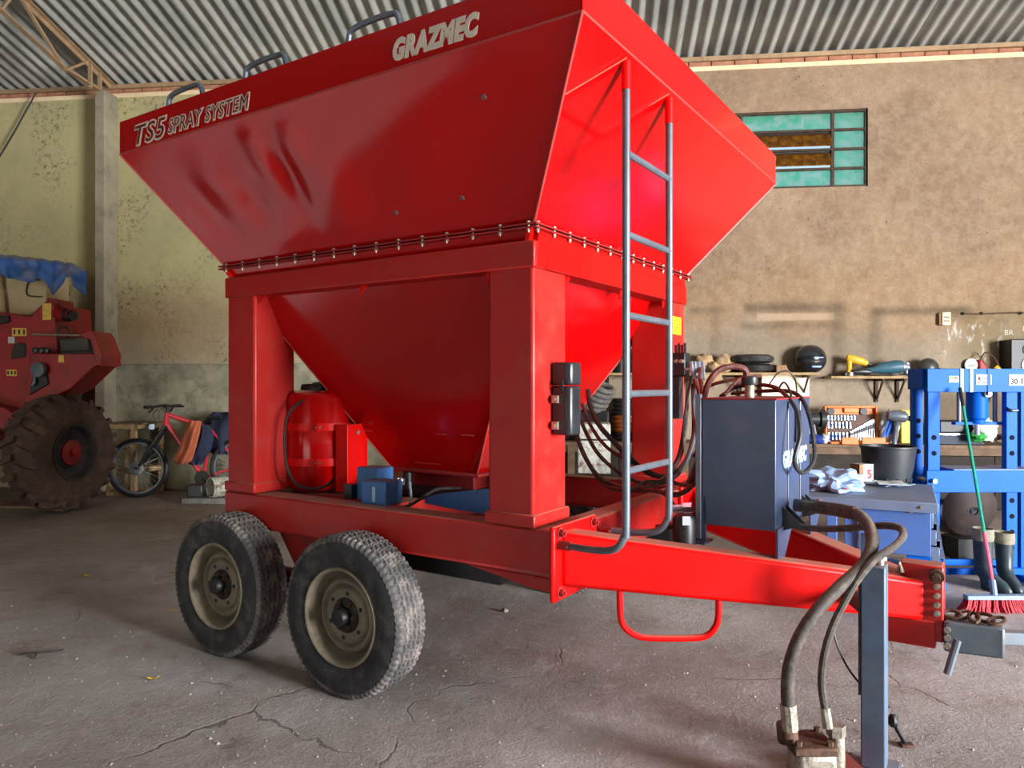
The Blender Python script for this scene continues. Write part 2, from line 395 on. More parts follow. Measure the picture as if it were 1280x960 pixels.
# the brick course that shows above the render
bm_ = MB().box((-.147, 0, .03), (.147, .11, .135)).build('brick', BRICK, wallb, smooth=0, bevel=.006)
bmesh_ = bm_.data; x = XL + .2; first = True
while x < XR - .2:
    if first: o = bm_; first = False
    else:
        o = link('brick', bmesh_, wallb); mo = o.modifiers.new('bevel', 'BEVEL'); mo.width = .006; mo.segments = 1
    o.location = (x, YW + .045 + random.uniform(-.008, .008), ZW + .002); o.rotation_euler.z = random.uniform(-.02, .02); x += .305
x = XL
struct(MB().box((XL, YW - .012, ZW - .01), (XR, YW + .09, ZW + .055)).build('trim_4', mk('daylit_edge_tone', (226, 200, 160), .9, var=.12, vs=3), smooth=0, bevel=.008))  # pale strip painting the daylight caught by the wall's top edge
struct(MB().box((XL, YW + .02, ZW + .14), (XR, YW + .1, ZW + .2)).build('trim_1', TRUSSM, smooth=0))
struct(MB().box((XL, YW - .05, 0), (at(700, 460, y=YW).x, YW - .001, at(200, 455, y=YW).z)).build('trim_2', RAWGREY, smooth=0, bevel=.02))
px0 = at(118, 300, y=YW - .3).x; px1 = at(131, 300, y=YW - .3).x
struct(MB().box((px0, YW - .3, 0), (px1, YW - .002, ZW)).build('trim_3', CONC, smooth=0, bevel=.015))
struct(MB().box((XL - .2, YF, 0), (XL, YW + .2, 9.6)).build('wall_left', DARKWALL, smooth=0))
m = MB(); m.box((XR, .2, 0), (XR + .2, YW + .2, 9.6)).box((XR, YF, 4.3), (XR + .2, .2, 9.6)).box((XR, YF, 0), (XR + .2, -4.8, 4.3))
struct(m.build('wall_right', WALL, smooth=0))
m = MB(); m.box((XL - .2, YF - .2, 4.6), (XR + .2, YF, 10)).box((-4.8, YF - .2, 0), (XR + .2, YF, 4.6)).box((XL - .2, YF - .2, 0), (-9.5, YF, 4.6))
struct(m.build('wall_front', DARKWALL, smooth=0))
# corrugated roof sheets
ceil = bpy.data.objects.new('ceiling', None); COL.objects.link(ceil); struct(ceil)
PITCH = .177; NWV = 6; SEG = 10; Y0, Y1 = YW + .45, YF - .4
m = MB(); vs = []; n = NWV * SEG + 4
for i in range(n + 1):
    xx = i * PITCH / SEG; zz = .036 * math.cos(2 * PI * xx / PITCH)
    vs += [(xx, Y0, roofz(Y0) + zz), (xx, Y1, roofz(Y1) + zz), (xx, Y0, roofz(Y0) + zz + .007), (xx, Y1, roofz(Y1) + zz + .007)]
fs = []
for i in range(n):
    a = 4 * i; fs += [(a, a + 4, a + 5, a + 1), (a + 2, a + 3, a + 7, a + 6), (a, a + 2, a + 6, a + 4), (a + 1, a + 5, a + 7, a + 3)]
fs += [(0, 1, 3, 2), (4 * n, 4 * n + 2, 4 * n + 3, 4 * n + 1)]
m.add(vs, fs); sh = m.build('roof_sheet', ROOF, ceil, smooth=60)
xx = XL - .3; k = 0
while xx < XR + .3:
    o = sh if k == 0 else link('roof_sheet', sh.data, ceil)
    o.location = (xx, 0, .009 * (k % 2)); xx += PITCH * NWV; k += 1
# truss of steel angle along the roof slope over the pillar
tx = (px0 + px1) / 2
tr = bpy.data.objects.new('roof_truss', None); COL.objects.link(tr); struct(tr)
tv = lambda y, dz: Vector((tx, y, roofz(y) - .06 - dz))
top = [tv(YW - .02, .02), tv(-4.5, .02)]
DEP = .5
low = [Vector((tx, YW - .28, ZW - .02)), tv(YW - 1.0, DEP - .05), tv(-4.5, DEP)]
m = MB().bar(top[0], top[1], .07, .012).bar(top[0] - Vector((.03, 0, .03)), top[1] - Vector((.03, 0, .03)), .012, .07); m.build('chord', TRUSSM, tr, smooth=0)
m = MB()
for a, b in ((low[0], low[1]), (low[1], low[2])): m.bar(a, b, .07, .012); m.bar(a + Vector((-.03, 0, .03)), b + Vector((-.03, 0, .03)), .012, .07)
m.build('chord', TRUSSM, tr, smooth=0)
ys = [YW - .12, YW - .55, YW - 1.0, YW - 1.85, YW - 2.1, YW - 2.95, YW - 3.2, YW - 4.1, YW - 4.35, YW - 5.2, YW - 5.5, YW - 6.4]
for i in range(1, len(ys) - 1):
    a = tv(ys[i], .04) if i % 2 else tv(ys[i], DEP - .04); b = tv(ys[i + 1], DEP - .04) if i % 2 else tv(ys[i + 1], .04)
    MB().bar(a, b, .04, .03).build('web_bar', TRUSSM, tr, smooth=0)
MB().bar(tv(YW - .3, .3), tv(YW - .3, .04), .05, .03).build('web_bar', TRUSSM, tr, smooth=0)
MB().bar(tv(YW - .5, .38), tv(YW - .5, .04), .05, .03).build('web_bar', TRUSSM, tr, smooth=0)
# window with four rows of panes
win = bpy.data.objects.new('window_1', None); COL.objects.link(win); struct(win); win.location = (WX0, YW + .06, WZ0)
ww = WX1 - WX0; wh = WZ1 - WZ0; c1 = at(927, 200, y=YW).x - WX0; c2 = at(1042, 200, y=YW).x - WX0
m = MB(); fr = .03
m.box((0, -.03, 0), (ww, .03, fr)).box((0, -.03, wh - fr), (ww, .03, wh)).box((0, -.03, fr), (fr, .03, wh - fr)).box((ww - fr, -.03, fr), (ww, .03, wh - fr))
for c in (c1, c2): m.box((c - .018, -.03, fr), (c + .018, .03, wh - fr))
for r in (1, 2, 3): m.box((fr, -.025, wh * r / 4 - .014), (ww - fr, .025, wh * r / 4 + .014))
m.build('window_frame', IRON, win, smooth=0)
for ci, (a, b) in enumerate(((fr, c1 - .018), (c1 + .018, c2 - .018), (c2 + .018, ww - fr))):
    for r in range(4):
        z0 = wh * r / 4 + .016; z1 = wh * (r + 1) / 4 - .016; tilt = ci == 1 and r in (1, 2)
        p = MB().box((a + .004, -.003, -(z1 - z0) / 2 + .004), (b - .004, .003, (z1 - z0) / 2 - .004)).build('pane', PANE_BROWN if tilt else PANE, win, smooth=0)
        p.location = (0, -.03 if tilt else 0, (z0 + z1) / 2)
        if tilt:
            p.rotation_euler.x = math.radians(-24); p['label'] = 'amber louvre pane tilted open'
            MB().box((a, -.012, (z1 - z0) / 2 - .03), (b, .012, (z1 - z0) / 2)).build('louvre_bar', IRON, p, smooth=0)

# ---------------------------------------------------------------- the red spreader trailer
L, W = 2.167, 1.896
ZF, ZB, ZBT, ZC0, ZC1 = 2.249, 2.068, 2.19, .705, .905
T = thing('spreader_trailer', 'large red bulk spreader trailer with flared hopper, ladder and two dusty wheels', 'trailer', MO, MANG)
def B(m, name, mat, parent=T, **k): return m.build(name, mat, parent, **k)

def text(body, size, o, right, up, parent, name, mat, shear=0, bold=0, depth=.0015, width=None, align='LEFT', spacing=1, lift=0):
    """flat raised lettering; o = lower left corner, right/up = directions in the parent's space"""
    cu = bpy.data.curves.new('t', 'FONT'); cu.body = body; cu.size = size; cu.shear = shear; cu.offset = bold; cu.extrude = depth; cu.space_character = spacing; cu.align_x = align; cu.resolution_u = 3
    ob = bpy.data.objects.new('t', cu); COL.objects.link(ob)
    me = bpy.data.meshes.new_from_object(ob.evaluated_get(bpy.context.evaluated_depsgraph_get()))
    bpy.data.objects.remove(ob); bpy.data.curves.remove(cu)
    if width:
        xs = [v.co.x for v in me.vertices]; k = width / (max(xs) - min(xs)); x0 = min(xs)
        for v in me.vertices: v.co.x = (v.co.x - x0) * k
    me.name = name; me.materials.clear(); me.materials.append(mat)
    r = Vector(right).normalized(); u = Vector(up).normalized(); nn = r.cross(u)
    x = bpy.data.objects.new(name, me); COL.objects.link(x); x.parent = parent
    M3 = Matrix((r, u, nn)).transposed().to_4x4(); x.matrix_local = Matrix.Translation(Vector(o) + nn * lift) @ M3
    return x

# chassis
m = MB()
m.box((-L - .03, 0, ZC0), (.1, .14, ZC1)).box((-L - .03, W - .14, ZC0), (.1, W, ZC1))
m.box((-L - .03, .14, ZC0), (-L + .1, W - .14, ZC1)).box((-.02, .14, ZC0), (.1, W - .14, ZC1)).box((-1.2, .14, ZC0 + .02), (-1.06, W - .14, ZC1 - .02))
m.prism([(-.42, 0, ZC0), (.1, 0, ZC0), (.1, 0, .63), (-.02, 0, .64)], (0, .12, 0)); m.prism([(-.42, W - .12, ZC0), (.1, W - .12, ZC0), (.1, W - .12, .63), (-.02, W - .12, .64)], (0, .12, 0))
B(m, 'chassis', RED_BELT, bevel=.012)
B(MB().box((-L + .1, .14, ZC1 - .05), (-1.2, W - .14, ZC1 - .02)), 'deck_plate', RED_DULL)
B(MB().box((-1.0, .14, .58), (-.27, .62, .72)).box((-.9, .2, .56), (-.36, .56, .582)), 'underbody_tray', DARK, bevel=.01)
# posts with collar feet
for (x0, x1, y0, y1) in ((-.245, 0, 0, .3), (-L, -L + .25, 0, .3), (-.245, 0, W - .3, W), (-L, -L + .25, W - .3, W)):
    p = B(MB().box((x0, y0, ZC1 + .04), (x1, y1, ZB + .02)), 'frame_post', RED_BELT, bevel=.014)
    B(MB().box((x0 - .014, y0 - .014, ZC1 + .004), (x1 + .014, y1 + .014, ZC1 + .062)), 'post_foot', RED_BELT, p, bevel=.008)
# belt round the frame head
m = MB(); e = .012
m.box((-L - e, -e, ZB), (e, .1, ZBT)).box((-L - e, W - .1, ZB), (e, W + e, ZBT)).box((-L - e, .1, ZB), (-L + .1, W - .1, ZBT)).box((-.1, .1, ZB), (e, W - .1, ZBT))
belt = B(m, 'frame_belt', RED_BELT, bevel=.008)
B(MB().prism([(e + .002, -e + .01, ZB + .004), (e + .002, W + e - .01, ZB + .004), (e + .002, W - .03, ZF - .012), (e + .002, .03, ZF - .012)], (-.03, 0, 0)), 'belt_front_plate', RED, belt, bevel=.003)
for s in (0, 1):
    x = -L + .02 if s else -.045
    B(MB().prism([(x, -.004, ZBT), (x + .025, -.004, ZBT), (x + .025 - (.03 if s else -.03), -.03, ZF - .01), (x - (.03 if s else -.03), -.03, ZF - .01)], (0, .03, 0)), 'belt_gusset', RED, belt, bevel=.002)
for (gx, gy) in ((-L + .27, .02), (-.27, .02), (-L * .5, .02), (-.02, .33), (-.02, W - .33), (-.02, W * .5)):
    B(MB().prism([(gx, gy, ZB), (gx + .05, gy, ZB), (gx, gy, ZB - .05)] if gy < .1 else [(gx, gy, ZB), (gx, gy + .05, ZB), (gx, gy, ZB - .05)], (0, .006, 0) if gy < .1 else (-.006, 0, 0)), 'belt_gusset', RED, belt, smooth=0)
# flange with bolts
m = MB(); F0, F1 = .04, -.01
for z in (ZF - .012, ZF + .004):
    m.box((-L - F0, -F0, z), (F0, .03, z + .008)).box((-L - F0, W - .03, z), (F0, W + F0, z + .008)).box((-L - F0, .03, z), (-L + .03, W - .03, z + .008)).box((-.03, .03, z), (F0, W - .03, z + .008))
fl = B(m, 'hopper_flange', RED_DULL, bevel=.002)
bm = MB().cyl((0, 0, -.03), (0, 0, .022), .005, 8).cyl((0, 0, .012), (0, 0, .021), .0098, 6).cyl((0, 0, -.022), (0, 0, -.012), .0098, 6).build('bolt', BOLT, fl)
pos = [(-L + .02 + i * (L - .03) / 14, -.024) for i in range(15)] + [(.024, .0 + i * W / 13) for i in range(14)]
for i, (x, y) in enumerate(pos):
    o = bm if i == 0 else link('bolt', bm.data, fl)
    o.location = (x, y, ZF + .001)
# slanted skirt between belt and flange on the long sides
m = MB().prism([(-L + .03, .03, ZBT - .01), (-.03, .03, ZBT - .01), (-.02, -.005, ZF - .012), (-L + .02, -.005, ZF - .012)], (0, .008, 0))
m.prism([(-L + .03, W - .03, ZBT - .01), (-.03, W - .03, ZBT - .01), (-.02, W + .005, ZF - .012), (-L + .02, W + .005, ZF - .012)], (0, -.008, 0))
B(m, 'hopper_skirt', RED_GLOSS)

# flared hopper of four sheets and an upright rim
AF, AR, AB = .476, .404, .435
ZL, ZT = 2.893, 3.075
b4 = [Vector((-L - .008, -.008, ZF + .01)), Vector((.008, -.008, ZF + .01)), Vector((.008, W + .008, ZF + .01)), Vector((-L - .008, W + .008, ZF + .01))]
t4 = [Vector((-L - AR, -AB, ZL)), Vector((AF, -AB, ZL)), Vector((AF, W + AB, ZL)), Vector((-L - AR, W + AB, ZL))]
def panel(b0, b1, t0, t1, nu, nv, dents, th=.006):
    m = MB(); nrm = (b1 - b0).cross(t0 - b0).normalized(); vs = []
    for k in (0, 1):
        for i in range(nv + 1):
            for j in range(nu + 1):
                u = j / nu; v = i / nv; p = (b0.lerp(b1, u)).lerp(t0.lerp(t1, u), v)
                d = sum(a * math.exp(-(((u - cu) / su) ** 2 + ((v - cv) / sv) ** 2)) for cu, cv, su, sv, a in dents)
                edge = min(1, 12 * min(u, 1 - u), 8 * min(v, 1 - v))
                vs.append(p + nrm * (d * edge - k * th))
    N = (nu + 1) * (nv + 1); fs = []
    for k in (0, 1):
        for i in range(nv):
            for j in range(nu):
                a = k * N + i * (nu + 1) + j; f = (a, a + 1, a + nu + 2, a + nu + 1); fs.append(f if k == 0 else f[::-1])
    for j in range(nu):
        for i in (0, nv): a = i * (nu + 1) + j; fs.append((a, a + 1, a + 1 + N, a + N))
    for i in range(nv):
        for j in (0, nu): a = i * (nu + 1) + j; fs.append((a, a + nu + 1, a + nu + 1 + N, a + N))
    m.add(vs, fs); return m
hop = B(panel(b4[0], b4[1], t4[0], t4[1], 110, 36, [(.2, .62, .055, .2, .012), (.27, .42, .04, .16, -.013), (.36, .72, .03, .2, .014), (.41, .55, .022, .22, -.016), (.45, .74, .03, .14, .010), (.5, .4, .07, .3, .014), (.12, .5, .05, .3, -.01), (.66, .7, .2, .3, .012), (.86, .35, .12, .4, -.012), (.31, .18, .08, .14, .008)]), 'upper_hopper', RED_GLOSS, smooth=30)
hop['label'] = 'dented glossy red flared hopper'
for (i, j) in ((1, 2), (2, 3), (3, 0)):
    B(panel(b4[i], b4[j], t4[i], t4[j], 30, 12, [(.4, .5, .3, .4, .01)]), 'hopper_sheet', RED_GLOSS, hop, smooth=30)
m = MB()
q = [Vector((p.x, p.y, ZT)) for p in t4]
for i in range(4):
    j = (i + 1) % 4; n = (t4[j] - t4[i]).cross(Vector((0, 0, 1))).normalized()
    m.prism([t4[i], t4[j], q[j], q[i]], -n * .006)
    m.prism([q[i], q[j], q[j] - n * .05, q[i] - n * .05], (0, 0, .006))
rim_ = B(m, 'hopper_rim', RED_GLOSS, smooth=0)
# weld seams and bare scuffs
m = MB()
for i in range(4): m.tube([t4[i], t4[(i + 1) % 4]], .0045, 6)
for i in range(4): m.tube([b4[i], t4[i]], .006, 6)
B(m, 'weld_seam', mk('weld_pale_red', (176, 70, 64), .35), hop)  # paler red along the weld seams
for (cx, cv) in ((-.76, .2), (-.39, .22), (-.3, .74)):
    u = (cx + L) / L; p = b4[0].lerp(b4[1], u).lerp(t4[0].lerp(t4[1], u), cv); nn = Vector((0, -.83, -.557))
    B(MB().cyl(p - nn * .002, p + nn * .007, .011, 10), 'rivet', mk('dull_rivet', (96, 84, 78), .5), hop)
fn = (b4[2] - b4[1]).cross(t4[1] - b4[1]).normalized()
def onface(px, py):
    o = MI @ EYE; r = MI.to_3x3() @ ray(px, py); return o + r * (fn.dot(b4[1] - o) / fn.dot(r)) + fn * .001
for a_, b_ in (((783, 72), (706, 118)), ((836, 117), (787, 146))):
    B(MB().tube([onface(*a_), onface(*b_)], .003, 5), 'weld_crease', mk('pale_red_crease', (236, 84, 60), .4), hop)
# lettering on the rim
yR = -AB - .0008
text('GRAZMEC', .118, (-.435, yR, 2.932), (1, 0, 0), (0, 0, 1), rim_, 'lettering', OFFWHITE, shear=.22, bold=.0075, width=.455, spacing=1.08)
text('TS5', .158, (-2.415, yR, 2.915), (1, 0, 0), (0, 0, 1), rim_, 'lettering', OFFWHITE, shear=.25, bold=.0085, width=.32, spacing=1.08)
text('TS5', .152, (-2.406, yR, 2.918), (1, 0, 0), (0, 0, 1), rim_, 'lettering_core', REDINK, shear=.25, bold=.0005, width=.30, spacing=1.12, lift=.0012)
text('SPRAY SYSTEM', .112, (-2.085, yR, 2.922), (1, 0, 0), (0, 0, 1), rim_, 'lettering', OFFWHITE, shear=.2, bold=.0062, width=.70, spacing=1.06)
text('SPRAY SYSTEM', .108, (-2.079, yR, 2.924), (1, 0, 0), (0, 0, 1), rim_, 'lettering_core', REDINK, shear=.2, bold=-.0006, width=.688, spacing=1.09, lift=.0012)
# tubular cover hooks above the rim
for xc in (-1.976, -1.31, -.58):
    B(MB().tube(crom([(xc - .15, -AB + .03, ZT - .03), (xc - .15, -AB + .03, ZT + .03), (xc - .11, -AB + .03, ZT + .075), (xc + .1, -AB + .03, ZT + .08), (xc + .15, -AB + .03, ZT + .05), (xc + .16, -AB + .03, ZT - .03)], 5), .014, 8), 'cover_hook', STEEL, rim_)

# lower cone with outlet
ct = [Vector((-L + .04, .04, ZBT - .02)), Vector((-.04, .04, ZBT - .02)), Vector((-.04, W - .04, ZBT - .02)), Vector((-L + .04, W - .04, ZBT - .02))]
cx, cy, hs, zc = -L / 2, W / 2, .33, 1.04
cb = [Vector((cx - hs, cy - hs, zc)), Vector((cx + hs, cy - hs, zc)), Vector((cx + hs, cy + hs, zc)), Vector((cx - hs, cy + hs, zc))]
cone = None
for i in range(4):
    j = (i + 1) % 4
    o = B(panel(cb[i], cb[j], ct[i], ct[j], 24, 20, [(.6, .85, .12, .1, .008), (.4, .3, .3, .3, .006)]), 'hopper_cone' if i == 0 else 'cone_sheet', RED_GLOSS, T if i == 0 else cone, smooth=30)
    if i == 0: cone = o
m = MB()
for i in range(4): m.tube([ct[i], cb[i]], .005, 6)
k = .2
sm_ = [cb[i].lerp(ct[i], k) for i in range(4)]
for i in range(4):
    a, b = sm_[i], sm_[(i + 1) % 4]
    for s in range(5): m.tube([a.lerp(b, s / 5 + .02), a.lerp(b, s / 5 + .11)], .0045, 5)
B(m, 'weld_seam', mk('weld_pink', (188, 78, 66), .4), cone)
m = MB().box((cx - hs - .03, cy - hs - .03, zc - .02), (cx + hs + .03, cy + hs + .03, zc)).box((cx - .24, cy - .24, zc - .16), (cx + .24, cy + .24, zc - .02))
B(m, 'cone_outlet', RED_DULL, bevel=.006)
B(MB().cbox((cx - .02, cy - hs - .018, zc + .055), (.2, .01, .035)), 'maker_plate', RED_BELT, cone)

# front plates, drawbar
for s in (0, 1):
    y0, y1 = (-.035, .38) if s == 0 else (W - .38, W + .035)
    p = B(MB().box((.1, y0, .60), (.126, y1, .93)), 'drawbar_plate', RED, bevel=.012)
    for (yy, zz) in ((y0 + .05, .9), (y1 - .05, .9), (y0 + .05, .64), (y1 - .05, .64)):
        B(MB().cyl((.12, yy, zz), (.131, yy, zz), .026, 14).cyl((.131, yy, zz), (.15, yy, zz), .017, 6).cyl((.15, yy, zz), (.158, yy, zz), .009, 8), 'bolt', RED_DULL, p)
NA, NB = Vector((.126, .03, 0)), Vector((1.467, .9, 0)); nin = Vector((-.544, .839, 0)) * .13
def dbeam(a, b, n):
    z = lambda p, v: Vector((p.x, p.y, v))
    m = MB().hexa([z(a, .66), z(a + n, .66), z(b + n, .512), z(b, .512), z(a, .905), z(a + n, .905), z(b + n, .69), z(b, .69)])
    return B(m, 'drawbar_beam', RED, bevel=.02)
nb_ = dbeam(NA, NB, nin)
FA, FB = Vector((.126, W - .03, 0)), Vector((1.467, W - .9, 0)); dbeam(FA, FB, Vector((-.544, -.839, 0)) * .13)
# hitch: bolted upright bar, clevis, handle, chain
hx = 1.5; hy = W / 2
hb = B(MB().box((1.36, hy - .055, .43), (1.53, hy + .055, .76)).box((1.25, hy - .06, .4), (1.5, hy + .03, .52)), 'hitch_bar', RED_BELT, bevel=.008)
for i, zz in enumerate((.72, .672, .632, .592, .556)):
    B(MB().cyl((1.505, hy - .055, zz), (1.505, hy - .066 - (.02 if i == 0 else 0), zz), .013 if i else .03, 12).cyl((1.505, hy - .06, zz), (1.505, hy - .078 - (.03 if i == 0 else 0), zz), .008 if i else .017, 6), 'bolt', RUST if i == 0 else BOLT, hb)
cl = B(MB().prism([(1.53, hy - .07, .4), (1.56, hy - .07, .4), (1.72, hy - .045, .4), (1.75, hy - .045, .4), (1.75, hy + .06, .4), (1.53, hy + .07, .4)], (0, 0, .13)), 'hitch_clevis', STEEL, bevel=.01)
for zz in (.5, .465, .43): B(MB().cyl((1.545, hy - .075, zz), (1.545, hy - .09, zz), .014, 6), 'bolt', BOLT, cl)
B(MB().tube([mp(1197, 800, d=3.13), mp(1184, 843, d=3.12)], .016, 10), 'clevis_pin', STEEL, cl)
for i in range(5):
    c = Vector((1.56 + i * .04, hy - .02 + .02 * (i % 2), .552)); a = i * .9
    ring = [c + Vector((math.cos(a) * .034 * math.cos(t) - math.sin(a) * .018 * math.sin(t), math.sin(a) * .034 * math.cos(t) + math.cos(a) * .018 * math.sin(t), .012 * math.sin(t + i))) for t in [2 * PI * q / 12 for q in range(13)]]
    B(MB().tube(ring, .008, 6, False), 'chain_link', RUST, cl)
# parking stand
sp = mp(1093, 705, d=3.0); a = math.atan2(-.566, .824)
st = part('parking_stand', T, (sp.x, sp.y, 0))
m = MB().box((-.045, -.045, .012), (.045, .045, sp.z)); m.build('outer_tube', STANDGREY, st, bevel=.006)
MB().box((-.085, -.085, 0), (.085, .085, .012)).build('foot_plate', STANDGREY, st)
MB().box((-.053, -.048, .3), (-.046, .048, sp.z - .02)).build('side_shade_strip', BLACK, st)  # black strip painting in the shade on the stand's side
MB().cyl((.02, 0, sp.z), (.02, 0, sp.z + .05), .016, 10).cyl((.02, 0, sp.z + .02), (.02, 0, sp.z + .035), .026, 8).build('screw_end', CASTALU, st)
MB().box((-.05, -.01, sp.z - .02), (-.012, .004, sp.z + .12)).build('crank_flat', STANDGREY, st, bevel=.003)
pv = mp(1070, 746, d=3.05)
pe = mpl(1058, 742, NA, NB)
MB().tube([pe - Vector((sp.x, sp.y, 0)) + Vector((.0, .03, 0)), Vector((-.03, .02, pe.z))], .036, 14).build('pivot_tube', RUST, st)
# red step loop under the near beam
pts = [mpl(x, y, NA, NB) + Vector((-.02, .03, 0)) for x, y in ((776, 738), (777, 772), (782, 787), (795, 797), (815, 801), (870, 801), (888, 797), (898, 785), (901, 770), (901, 748))]
B(MB().tube(crom(pts, 4), .0145, 10), 'step_loop', RED)

# ladder
lad = part('ladder', T)
lx = .462; RY = (-.03, .44); RZ = 2.86
for y in RY:
    ya = y + .04 if y < 0 else y - .02
    path = [(lx, y, RZ - .1), (lx, y, 1.6), (lx, y, .99), (lx - .008, y, .93), (lx - .035, y, .885), (lx - .08, y + (ya - y) * .2, .862), (.3, y + (ya - y) * .5, .852), (.17, ya, .848)]
    MB().tube(crom(path, 5), .0165, 12).build('rail', STEEL, lad)
    MB().tube([(lx, y, RZ - .115), (lx, y, RZ)], .0195, 12).box((lx - .01, y - .012, RZ - .01), (AF - .004, y + .012, RZ + .004)).build('rail_socket', RED, lad)
    MB().tube([(.126, ya, .848), (.185, ya, .848)], .0205, 12).build('rail_socket', RED_DULL, lad)
    MB().cyl((.178, ya - .024, .848), (.178, ya + .024, .848), .006, 6).build('rail_bolt', BOLT, lad)
for z in (2.49, 2.16, 1.83, 1.51, 1.195):
    MB().tube([(lx, RY[0] + .01, z), (lx, RY[1] - .01, z)], .0145, 10).build('rung', STEEL, lad)

# wheels
def tyre_mesh():
    R, HW = .405, .1
    prof = [(.225, -HW * .78), (.24, -HW * .9), (.27, -HW * 1.0), (.31, -HW * 1.05), (.345, -HW * 1.03), (.37, -HW * .97), (.375, -HW * .985), (.392, -HW * .92)]
    for i in range(31): prof.append((R, -HW * .86 + HW * 1.72 * i / 30))
    prof += [(r, -h) for r, h in prof[:8][::-1]]
    N = 300; vs = []; fs = []; grooves = [-.62, -.31, 0, .31, .62]
    for j in range(N):
        th = 2 * PI * j / N
        for (r, h) in prof:
            if r == R:
                y = h / HW; tri = abs(((j / N * 50) % 1) - .5) * 4 - 1
                r2 = R - .006 * (y / .86) ** 4
                for g in grooves:
                    if abs(y - g - .045 * tri) < .05: r2 -= .011
                if abs(y) > .72 and int(j / 2) % 2: r2 -= .007
            elif r > .371:
                r2 = r - (.006 if int(j / 2) % 2 else 0)
            else: r2 = r
            vs.append((r2 * math.cos(th), h, r2 * math.sin(th)))
    K = len(prof)
    for j in range(N):
        for i in range(K - 1):
            a = j * K + i; b = ((j + 1) % N) * K + i; fs.append((a, b, b + 1, a + 1))
    m = MB(); m.add(vs, fs); return m
RX = Matrix.Rotation(PI / 2, 4, 'X')           # lathe axis to -Y
wpos = [(-.985, -.125), (-2.0, -.108), (-.985, W + .125), (-2.0, W + .108)]
proto = {}
for wi, (x, y) in enumerate(wpos):
    w = part('wheel', T, (x, y, .4), (0, .35 * wi, 0 if y < 0 else PI))
    if wi == 0:
        t_ = tyre_mesh().build('tyre', RUBBER, w, smooth=28); t_.data.materials.append(SIDEWALL)
        for pl in t_.data.polygons:
            c = pl.center
            if math.hypot(c.x, c.z) < .366: pl.material_index = 1
        m = MB().lathe([(.246, .092), (.24, .102), (.232, .1), (.226, .088), (.218, .05), (.212, .012), (.2, .0), (.192, .012), (.184, .04), (.174, .05), (.16, .05), (.153, .036), (.146, .03), (.138, .044), (.128, .052), (.1, .052), (.088, .05), (.088, .036), (.21, -.01), (.216, -.06), (.238, -.1), (.24, -.104), (.246, -.094)], 64, RX, True)
        r_ = m.build('rim', RIM, w, smooth=50)
        m = MB().lathe([(.086, .03), (.086, .054), (.07, .058), (.05, .06), (.046, .098), (.038, .11), (.016, .112)], 28, RX)
        h_ = m.build('hub', BLACK, w, smooth=40)
        n_ = MB().lathe([(.017, .044), (.017, .058), (.009, .058), (.009, .068)], 6, RX).build('lug_nut', RUST, w, smooth=0)
        hole = MB().lathe([(.011, .05), (.011, .0535)], 12, RX).build('rim_hole', BLACK, w, smooth=0)
        proto = dict(tyre=t_.data, rim=r_.data, hub=h_.data, lug_nut=n_.data, rim_hole=hole.data)
    else:
        for nm in ('tyre', 'rim', 'hub'): link(nm, proto[nm], w)
        n_ = link('lug_nut', proto['lug_nut'], w); hole = link('rim_hole', proto['rim_hole'], w)
    for k in range(6):
        a = k * PI / 3
        o = n_ if k == 0 else link('lug_nut', proto['lug_nut'], w); o.location = (.066 * math.cos(a), -.008, .066 * math.sin(a))
        o = hole if k == 0 else link('rim_hole', proto['rim_hole'], w); o.location = (.112 * math.cos(a + .4), -.0015, .112 * math.sin(a + .4))
for (s0, s1, sg) in ((.04, .12, -.09), (W - .12, W - .04, .09)):
    m = MB(); yo = s0 if sg < 0 else s1
    for x in (-.985, -2.0): m.box((x - .04, min(yo, yo + sg), .36), (x + .04, max(yo, yo + sg) + .08 * (sg < 0) - 0, .44))
    m.prism([(-1.75, s0, ZC0), (-1.2, s0, ZC0), (-1.4, s0, .44), (-1.55, s0, .44)], (0, .08, 0)).bar((-2.02, (s0 + s1) / 2, .43), (-.965, (s0 + s1) / 2, .43), .06, .1)
    B(m, 'walking_beam', RED_DULL)

# oil tank on the drawbar
TX1, TY0 = .906, .57; TX0, TY1 = TX1 - .335, TY0 + .695; TZ0, TZ1 = .897, 1.483
tk = B(MB().box((TX0, TY0, TZ0), (TX1, TY1, TZ1)), 'oil_tank', TANKGREY, bevel=.006)
tk['label'] = 'slate grey oil tank on the drawbar'
B(MB().box((TX0 - .003, TY0 - .003, TZ1 - .004), (TX1 + .003, TY1 + .003, TZ1 + .003)), 'tank_lid', RED_DULL, tk)
for y in (TY0 + .22, TY0 + .47): B(MB().tube([(TX1 + .001, y, TZ0 + .02), (TX1 + .001, y, TZ1 - .01)], .004, 6), 'seam', DARK, tk)
B(MB().box((TX1 - .01, TY0 + .36, 1.27), (TX1 + .006, TY0 + .47, 1.42)), 'level_gauge', BLACK, tk)
text('GRAZMEC', .1, (TX1 + .001, TY0 + .12, 1.168), (0, 1, 0), (0, 0, 1), tk, 'lettering', CYANINK, shear=.2, bold=.0055, width=.50, spacing=1.08)
